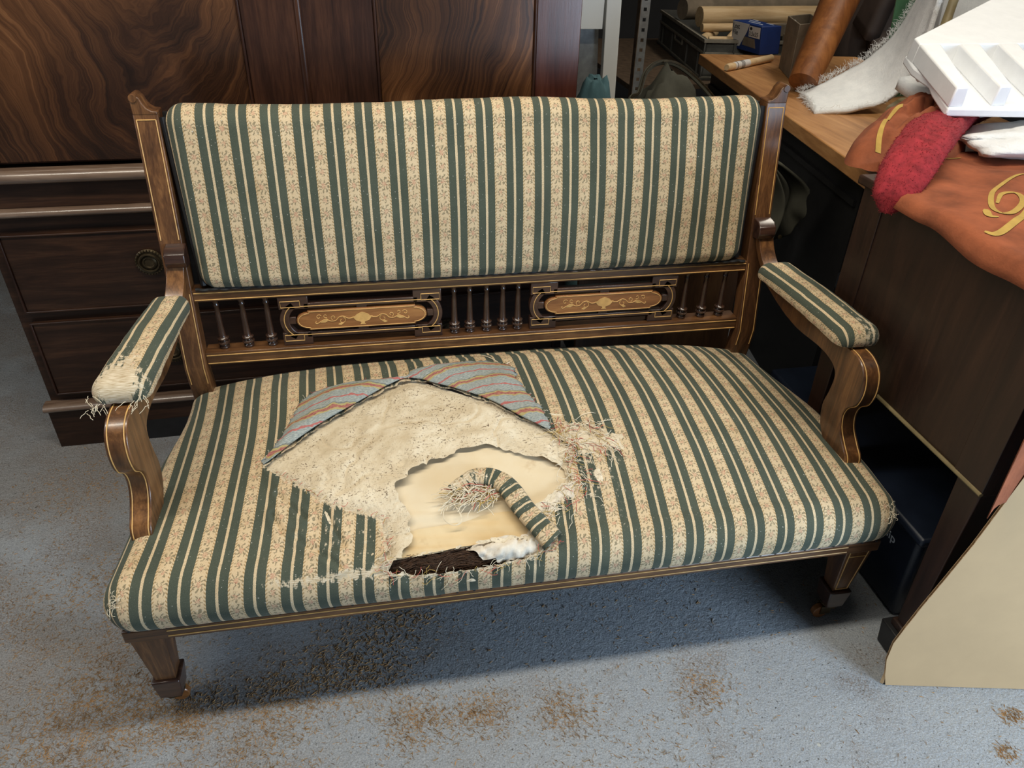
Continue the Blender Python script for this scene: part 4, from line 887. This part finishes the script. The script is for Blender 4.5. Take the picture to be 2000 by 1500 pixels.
panel('white_label', [(.004, .012), (.058, .012), (.100, .068), (.115, .098), (.004, .098)], M['paper']); panel('size_label', [(.115, .055), (.186, .055), (.186, .094), (.115, .094)], M['paper'], .0011); panel('picture_print', [(.075, .020), (.165, .018), (.155, .050), (.085, .052)], M['greyblock'])
tex = lambda nm, s, sz, mt, a, c: text(nm, s, sz, mt, bx, q(a, -.0012, c), e_x, (-.10, 0, .995))
tex('carton_lettering', 'Lost', .026, M['ink'], .008, .074); tex('carton_lettering', 'File', .026, M['ink'], .008, .052); tex('carton_lettering', '3.5x25', .022, M['ink'], .117, .060)
for a0, a1, b0 in ((.02, .05, .080), (.03, .10, .055), (.06, .15, .030), (.12, .165, .070)):
    m = MB(); m.hexa([q(a0, b0, hB), q(a1, b0, hB), q(a1, b0+.006, hB), q(a0, b0+.006, hB)], [q(a0, b0, hB+.0008), q(a1, b0, hB+.0008), q(a1, b0+.006, hB+.0008), q(a0, b0+.006, hB+.0008)]); m.build('lid_print', M['inkw'], bx, smooth=False)
m = MB(); m.lathe([(0, 0), (.007, 0), (.007, .0006), (0, .0006)], (0, 0, 0), 12); 
panel('size_dot', [(.128+.008*math.cos(a), .085+.006*math.sin(a)) for a in np.linspace(0, 6.28, 13)[:-1]], M['ink'], .0014)
# dusty open grey container
gb = empty('dusty_container', (1.25, 1.7, .75), 'tall dusty grey open-topped wooden box on the work table beside the brown post', 'box')
g0 = np.array([1.171, 1.563, .75]); gx = np.array([.080, .038, 0])*1.35; gy = np.array([.065, .20, 0])*1.0
gq = lambda a, b, z: g0+a*gx+b*gy+np.array([0, 0, z])
m = MB(); m.hexa([gq(0, 0, 0), gq(1, 0, 0), gq(1, 1, 0), gq(0, 1, 0)], [gq(-.03, -.03, .130), gq(1.03, -.03, .130), gq(1.03, 1.03, .130), gq(-.03, 1.03, .130)]); m.build('box_body', M['greyblock'], gb, bevel=.003)
for (a0, a1, b0, b1) in ((-.03, 1.03, -.03, .0), (-.03, 1.03, .99, 1.02), (-.03, .02, 0, 1), (.98, 1.03, 0, 1)):
    m = MB(); m.hexa([gq(a0, b0, .128), gq(a1, b0, .128), gq(a1, b1, .128), gq(a0, b1, .128)], [gq(a0, b0, .168), gq(a1, b0, .168), gq(a1, b1, .168), gq(a0, b1, .168)]); m.build('box_rim', M['greyblock'], gb, bevel=.0015)
m = MB(); m.hexa([gq(0, .3, .130), gq(.6, .3, .130), gq(.6, 1, .130), gq(0, 1, .130)], [gq(0.05, .35, .150), gq(.4, .5, .142), gq(.3, .95, .155), gq(.05, .95, .160)]); m.build('dust_heap', M['paper'], gb)
# brown post leaning from the table
pa, pb_ = np.array([1.088, 1.330, .785]), np.array([1.275, 1.515, 1.050]); dpp = (pb_-pa)/np.linalg.norm(pb_-pa); pts = [pa+dpp*t for t in np.linspace(.0, 1.10, 16)]; rr = np.interp(np.linspace(0, 1, 16), [0, .05, .35, 1], [.044, .048, .060, .060])
pts[0] = pts[0]+np.array([0, 0, .001])
m = MB(); m.tube(pts, rr, 24, (0, 0, 1)); o = m.build('wooden_post', M['log'], None, angle=60); props(o, 'thick round brown wooden post leaning up from the work table', 'post')
# marked dowel
dw = empty('marked_dowel', (1.1, 1.78, .75), 'short wooden dowel with a white barcode label lying on the work table', 'dowel')
da, db = np.array([1.010, 1.705, .763]), np.array([1.262, 1.878, .763]); 
m = MB(); m.tube([da, da+(db-da)*.04, db], [.010, .0125, .0125], 14); m.build('dowel_rod', M['rod'], dw)
m = MB(); m.tube([da+(db-da)*t for t in (.14, .3, .46)], .0130, 14); lb = m.build('dowel_label', M['paper'], dw)
m = MB()
for t in (.18, .185, .27, .285, .30, .315, .33): m.tube([da+(db-da)*t, da+(db-da)*(t+.006)], .0133, 14)
m.build('label_print', M['ink'], lb)
# white polyester wadding: a thick sheet that lies on the table and climbs to the right
up_ = smooth_path([(1.091,1.335,.757),(1.125,1.30,.787),(1.187,1.28,.826),(1.237,1.25,.873),(1.275,1.22,.945),(1.301,1.20,1.038),(1.313,1.18,1.114)], 9)
lo_ = smooth_path([(1.007,1.10,.757),(1.10,1.08,.767),(1.189,1.06,.794),(1.224,1.04,.857),(1.224,1.02,.924),(1.211,1.0,1.058),(1.221,1.0,1.125)], 9)
tt = np.linspace(0, 1, 26)[None, :, None]; P = up_[:, None]*(1-tt)+lo_[:, None]*tt; nrm = np.cross(np.gradient(P, axis=0), np.gradient(P, axis=1)); nrm /= np.linalg.norm(nrm, axis=2)[..., None]+1e-9; nrm *= np.sign(nrm[..., 2:3]+1e-9)
P = P+nrm*(.010*np.sin(np.pi*tt)+.004*fbm(P[..., 0]*30, P[..., 1]*30)[..., None]); V, F = grid(P)
wd = empty('polyester_wadding', (1.05, 1.2, .75), 'fluffy white polyester wadding strip curling up off the work table', 'wadding')
obj('wadding_sheet', V, F, M['fibre'], wd, angle=180, solid=.012)
fz = MB()
for _ in range(1500):
    if random.random() < .62: i = random.randrange(len(up_)); b0 = up_[i]; dr = np.array([-.25, .5, .75])
    elif random.random() < .6: t = random.random(); b0 = up_[0]*(1-t)+lo_[0]*t; dr = np.array([-1, -.3, .15])
    else: i = random.randrange(len(lo_)); b0 = lo_[i]; dr = np.array([.1, -.6, -.2])
    b0 = b0+rng.normal(0, .004, 3)+np.array([0, 0, .006]); dr = dr+rng.normal(0, .6, 3); dr /= np.linalg.norm(dr); L = random.uniform(.006, .022); k = np.cross(dr, rng.normal(0, 1, 3)); k /= np.linalg.norm(k)
    fz.tube([b0, b0+dr*L*.5+k*L*.12, b0+dr*L*.8+k*L*.35], .00035, 3)
props(fz.build('wadding_fuzz', M['fibre'], wd), kind='stuff')
# bamboo cane, green plastic edge, board behind the wadding, pale offcut
bc = empty('bamboo_cane', (1.24, .95, .81), 'yellow-brown bamboo cane rising between wadding and foam', 'cane')
m = MB(); A0, A1 = np.array([1.19, .93, .812]), np.array([1.285, 1.03, 1.16]); L = np.linalg.norm(A1-A0); pts = []; rr = []
for k in range(4):
    for t, r in ((0, .0135), (.04, .0118), (.5, .0112), (.94, .0116), (.97, .0142), (.999, .0142)): pts.append(A0+(A1-A0)*(k+t)/4); rr.append(r)
m.tube(pts, rr, 14, (0, 1, 0)); m.build('cane', M['bamboo'], bc, angle=50)
for k in (1, 2, 3): m = MB(); c = A0+(A1-A0)*k/4; d_ = (A1-A0)/L; m.tube([c-d_*.002, c, c+d_*.002], [.0142, .0155, .0142], 14, (0, 1, 0)); m.build('cane_node', M['bamboo'], bc)
m = MB(); m.hexa([(1.31, 1.262, .752), (1.50, 1.30, .752), (1.50, 1.306, .752), (1.31, 1.268, .752)], [(1.285, 1.285, 1.13), (1.50, 1.33, 1.13), (1.50, 1.336, 1.13), (1.285, 1.291, 1.13)]); o = m.build('green_plastic_sheet', M['greenglass'], None, bevel=.001); props(o, 'thin green plastic sheet standing behind the white wadding', 'sheet')
m = MB(); m.hexa([(1.335, 1.10, .752), (1.53, 1.12, .752), (1.53, 1.14, .752), (1.335, 1.12, .752)], [(1.335, 1.16, 1.22), (1.75, 1.18, 1.22), (1.75, 1.20, 1.22), (1.335, 1.18, 1.22)]); o = m.build('white_foam_board', M['fibre'], None, bevel=.002); props(o, 'pale white board standing upright behind the bamboo cane', 'board')
m = MB(); m.obox((1.215, 1.005, .7735), (.055, .05, 0), (-.022, .024, 0), (0, 0, .0225)); o = m.build('timber_offcut', M['bamboo'], None, bevel=.002); props(o, 'small square timber offcut on the work table beside the orange heap', 'timber')
# dark brown chair standing on the far part of the table
ch = empty('brown_chair', (1.75, 2.0, 0), 'dark brown upholstered chair back beyond the work table', 'chair')
def hump(u, v, c, r, h): 
    a = (u-.5)*math.pi*.96; return (c[0]+r[0]*math.sin(a), c[1]+r[1]*(1-math.cos(a))+.12*v, c[2]+h*v*(1-.18*(2*u-1)**2))
sheet('chair_back', lambda u, v: hump(u, v, (2.02, 1.95, .50), (.30, .16), .80), 30, 16, M['brownleather'], ch, solid=.09)
sheet('chair_seat', lambda u, v: (1.72+.52*u, 1.70+.35*v, .62+.10*math.sin(math.pi*u)*math.sin(math.pi*v)+.18*v*v), 24, 16, M['brownleather'], ch, solid=.08)
sheet('chair_arm', lambda u, v: (1.73+.12*u, 1.95+.38*v, .80+.18*math.sin(math.pi*u)+.16*v), 18, 16, M['brownleather'], ch, solid=.06)
for x, y in ((1.76, 1.78), (2.18, 1.78), (1.78, 2.2), (2.2, 2.2)): m = MB(); m.tube([(x, y, 0), (x, y, .60)], [.016, .024], 10); m.build('leg', M['black'], ch)

# ------------------------------------------------------------------ shelf with crate of sticks at the back
sh = empty('metal_shelf', (.9, 2.3, 0), 'slotted steel shelf upright and shelf boards behind the settee', 'shelf')
def upright(x, y):
    m = MB(); w = .034; 
    # perforated front flange: strips left and right of a row of holes, bridges between holes
    m.box(x, x+.011, y, y+.0025, 0, 1.9); m.box(x+.023, x+w, y, y+.0025, 0, 1.9); z = 0
    while z < 1.9: m.box(x+.011, x+.023, y, y+.0025, z, z+.022); z += .034
    u = m.build('steel_upright', M['metal'], sh, smooth=False); m = MB(); m.box(x-.0025, x, y, y+.034, 0, 1.9); m.build('upright_flange', M['rust'], u, smooth=False)
upright(.772, 1.98); upright(1.58, 2.06); upright(.95, 3.25)
for z in (.25, .63): box('shelf_board', .80, 1.66, 2.10, 3.25, z-.02, z, M['rust'], sh)
crate = empty('plastic_crate', (1.3, 2.6, .63), 'grey plastic crate full of wooden sticks on the steel shelf', 'crate')
cy = np.array([math.cos(math.radians(81)), math.sin(math.radians(81)), 0]); cx_ = np.array([cy[1], -cy[0], 0]); C0 = np.array([1.115, 2.165, .632])
cq = lambda a, b, z: C0+a*cx_+b*cy+np.array([0, 0, z])
def cbox(m, a0, a1, b0, b1, z0, z1): m.hexa([cq(a0, b0, z0), cq(a1, b0, z0), cq(a1, b1, z0), cq(a0, b1, z0)], [cq(a0, b0, z1), cq(a1, b0, z1), cq(a1, b1, z1), cq(a0, b1, z1)])
CL, CW, CH = .95, .50, .152
m = MB(); cbox(m, 0, CW, 0, CL, 0, .008); cbox(m, .01, .016, .01, CL-.01, 0, CH); cbox(m, CW-.016, CW-.01, .01, CL-.01, 0, CH); cbox(m, .01, CW-.01, .01, .016, 0, CH); cbox(m, .01, CW-.01, CL-.016, CL-.01, 0, CH); m.build('crate_walls', M['crate'], crate)
m = MB()
for z0, z1, o in ((CH-.012, CH, .0), (CH-.056, CH-.048, .002), (0, .012, .002)):
    cbox(m, o, .012, o, CL-o, z0, z1); cbox(m, CW-.012, CW-o, o, CL-o, z0, z1); cbox(m, .012, CW-.012, o, .012, z0, z1); cbox(m, .012, CW-.012, CL-.012, CL-o, z0, z1)
m.build('crate_rim', M['cratedust'], crate)
for b0 in (.02, .09, .30, .62, .85, .92): m = MB(); cbox(m, .003, .012, b0, b0+.006, .01, CH-.05); m.build('crate_rib', M['crate'], crate)
for a0 in (.0, .12, .36, .48): m = MB(); cbox(m, a0+.003, a0+.009, .002, .012, .01, CH-.01); m.build('crate_rib', M['crate'], crate)
m = MB(); cbox(m, .002, .010, .40, .56, .070, .076); cbox(m, .002, .010, .40, .406, .070, .10); cbox(m, .002, .010, .554, .56, .070, .10); m.build('crate_handle', M['cratedust'], crate)
def stick(a0, b0, z0, a1, b1, z1, r, label, sq=False, mat='rod', name='wooden_rod'):
    m = MB(); A_, B_ = cq(a0, b0, z0), cq(a1, b1, z1)
    if sq: m.tube([A_, B_], r, 4, (0, 0, 1), prof=[(-1, -1), (1, -1), (1, 1), (-1, 1)])
    else: m.tube([A_, B_], r, 14, (0, 0, 1))
    o = m.build(name, M[mat], None, bevel=.001); props(o, label, 'wood', 'sticks in the grey crate')
stick(.07, .42, .185, .90, .60, .185, .042, 'thickest round wooden rod lying across the grey crate'); stick(.05, .27, .160, .62, .38, .160, .017, 'thin round wooden rod in front of the thickest rod in the crate')
stick(.06, .10, .055, .20, .26, .150, .018, 'pale rounded stick pointing up at a slant inside the crate'); stick(.14, .045, .075, .26, .13, .125, .017, 'short square stick beside the slanting stick in the crate', True)
stick(.04, .19, .12, .14, .40, .125, .022, 'rod end poking out near the crate corner'); stick(.03, .055, .145, .30, .035, .150, .012, 'pale stick lying along the near rim of the crate')
stick(.22, .13, .135, .28, .30, .14, .045, 'fat short brown log end in the crate behind the screw box', False, 'greyblock', 'log_end')
stick(.30, .22, .16, .75, .40, .165, .022, 'square grey timber lying in the crate behind the screw box', True, 'greyblock', 'square_timber')
stick(.34, .06, .155, .62, .16, .160, .014, 'grey stick lying between screw box and dusty box', True, 'greyblock', 'square_timber')
stick(.02, .55, .20, .80, .85, .20, .045, 'dark rod at the back of the crate', False, 'greyblock', 'log_end')

# ------------------------------------------------------------------ white frame, garments behind the settee
wf = empty('white_stand', (.55, 1.7, 0), 'white painted wooden frame standing behind the settee beside the linen press', 'frame')
m = MB(); m.hexa([(.585, 1.70, .0), (.632, 1.70, .0), (.632, 1.73, .0), (.585, 1.73, .0)], [(.55, 1.70, 1.3), (.600, 1.70, 1.3), (.600, 1.73, 1.3), (.55, 1.73, 1.3)]); m.build('frame_upright', M['white'], wf, bevel=.002)
box('frame_rail', .30, .553, 1.705, 1.725, .884, .985, M['white'], wf, bevel=.002); box('frame_rail', .30, .560, 1.705, 1.725, .30, .40, M['white'], wf, bevel=.002)
m = MB(); m.hexa([(.49, 1.76, 0), (.60, 1.76, 0), (.60, 1.775, 0), (.49, 1.775, 0)], [(.50, 1.78, 1.2), (.545, 1.78, 1.2), (.545, 1.79, 1.2), (.50, 1.79, 1.2)]); o = m.build('grey_board', M['metal'], None); props(o, 'narrow grey board leaning behind the white frame', 'board')
def garment(name, c, r, mat, label, seed, folds=5, extra=None):
    root = empty(name, (c[0], c[1], 0), label, 'garment')
    def f(u, v):
        th = math.pi*(.02+.96*u); a = 2*math.pi*v; k = 1+.07*math.sin(folds*a+2*math.sin(th*2)+seed)*math.sin(th)**2+.12*float(fbm(3*math.cos(a)*math.sin(th)+seed, 3*math.sin(a)*math.sin(th)+2*math.cos(th)))
        return (c[0]+r[0]*k*math.sin(th)*math.cos(a), c[1]+r[1]*k*math.sin(th)*math.sin(a), c[2]+r[2]*k*math.cos(th))
    sheet('garment_body', f, 34, 60, mat, root); return root
garment('teal_garment', (.372, 1.12, .44), (.082, .10, .42), M['teal'], 'crumpled teal cotton garment between linen press and white frame', 1.)
jk = garment('olive_jacket', (.595, 1.18, .44), (.150, .14, .400), M['olive'], 'dark olive zipped jacket slung behind the settee back', 4.2)
zp = smooth_path([(.460, 1.10, .775), (.468, 1.10, .802), (.487, 1.11, .806), (.500, 1.13, .815), (.525, 1.17, .850), (.565, 1.20, .868), (.610, 1.20, .868), (.650, 1.18, .848), (.69, 1.14, .812), (.72, 1.10, .775)], 8)
m = MB(); m.tube(zp, .007, 8, (0, 1, 0)); cf = m.build('jacket_collar', M['olive'], jk)
m = MB()
for i in range(0, len(zp)-1): 
    for t in (0, .33, .66): c = zp[i]*(1-t)+zp[i+1]*t; m.box(c[0]-.0014, c[0]+.0014, c[1]-.0085, c[1]-.0045, c[2]+.002, c[2]+.0075)
m.build('zip_teeth', M['brass'], cf, smooth=False)
hc = empty('olive_coat', (.86, .95, 0), 'olive coat hanging down behind the right settee post', 'garment')
def coat(u, v):
    x = .765+.18*u*(.45+.55*math.sin(min(1, v*1.9)*1.5))+.015*v+.012*math.sin(v*7); z = .66-.30*v+.09*u*v*v-.05*math.sin(u*5)*v; y = .93+.035*math.sin(u*9+v*2)+.02*math.sin(u*23)+.02*u
    return (x, y, z)
sheet('coat_cloth', coat, 40, 40, M['olive'], hc, solid=.006)
m = MB(); m.lathe([(0, .0), (.006, .0), (.006, -.002), (.003, -.003), (0, -.0025)], (.865, .895, .475), 12, 'y'); m.build('press_stud', M['brass'], hc)
m = MB(); m.hexa([(.285, .80, 0), (.73, .80, 0), (.73, .818, 0), (.285, .818, 0)], [(.285, .84, .54), (.73, .84, .54), (.73, .858, .54), (.285, .858, .54)]); o = m.build('brown_board', M['boardw'], None, bevel=.002); props(o, 'brown wooden board standing behind the right-hand spindles', 'board')

# ------------------------------------------------------------------ litter on the floor (horsehair dust and fibres)
lit = MB(); clusters = [(-.72, .02, .10, 420), (-.62, .00, .06, 200), (-.80, .10, .10, 200), (-.33, .05, .10, 330), (-.10, -.08, .05, 160), (-.22, -.08, .06, 200), (.05, -.10, .05, 120), (.33, -.10, .05, 90), (-.45, .0, .09, 240), (-.95, .30, .18, 260), (-.80, .35, .10, 200), (-.85, -.03, .12, 330), (-.5, -.1, .12, 220), (.15, -.25, .15, 120), (-.25, .16, .08, 150), (-1.0, .65, .15, 150), (.86, -.24, .02, 40), (.80, -.30, .02, 30)]
for cx, cyy, s, n in clusters+[(.0, .1, .8, 900)]:
    for _ in range(int(n*3.5)):
        x, y = random.gauss(cx, s*.6), random.gauss(cyy, s*.5); 
        if not (-1.5 < x < 1.3 and -.55 < y < 1.2): continue
        L = random.uniform(.0015, .0065); a = random.uniform(0, 3.14); w = random.uniform(.00025, .0007); h = random.uniform(.0005, .0026)
        dx, dy = math.cos(a)*L, math.sin(a)*L; px, py = -math.sin(a)*w, math.cos(a)*w
        lit.add([(x-dx, y-dy, .0003), (x+px, y+py, .0003), (x+dx, y+dy, h*.5), (x-px, y-py, .0003), (x, y, h)], [(0, 1, 4), (1, 2, 4), (2, 3, 4), (3, 0, 4)])
o = lit.build('floor_litter', M['litter'], None, smooth=False); props(o, 'scattered tan horsehair dust and fibres on the painted floor', 'litter', None, 'stuff')
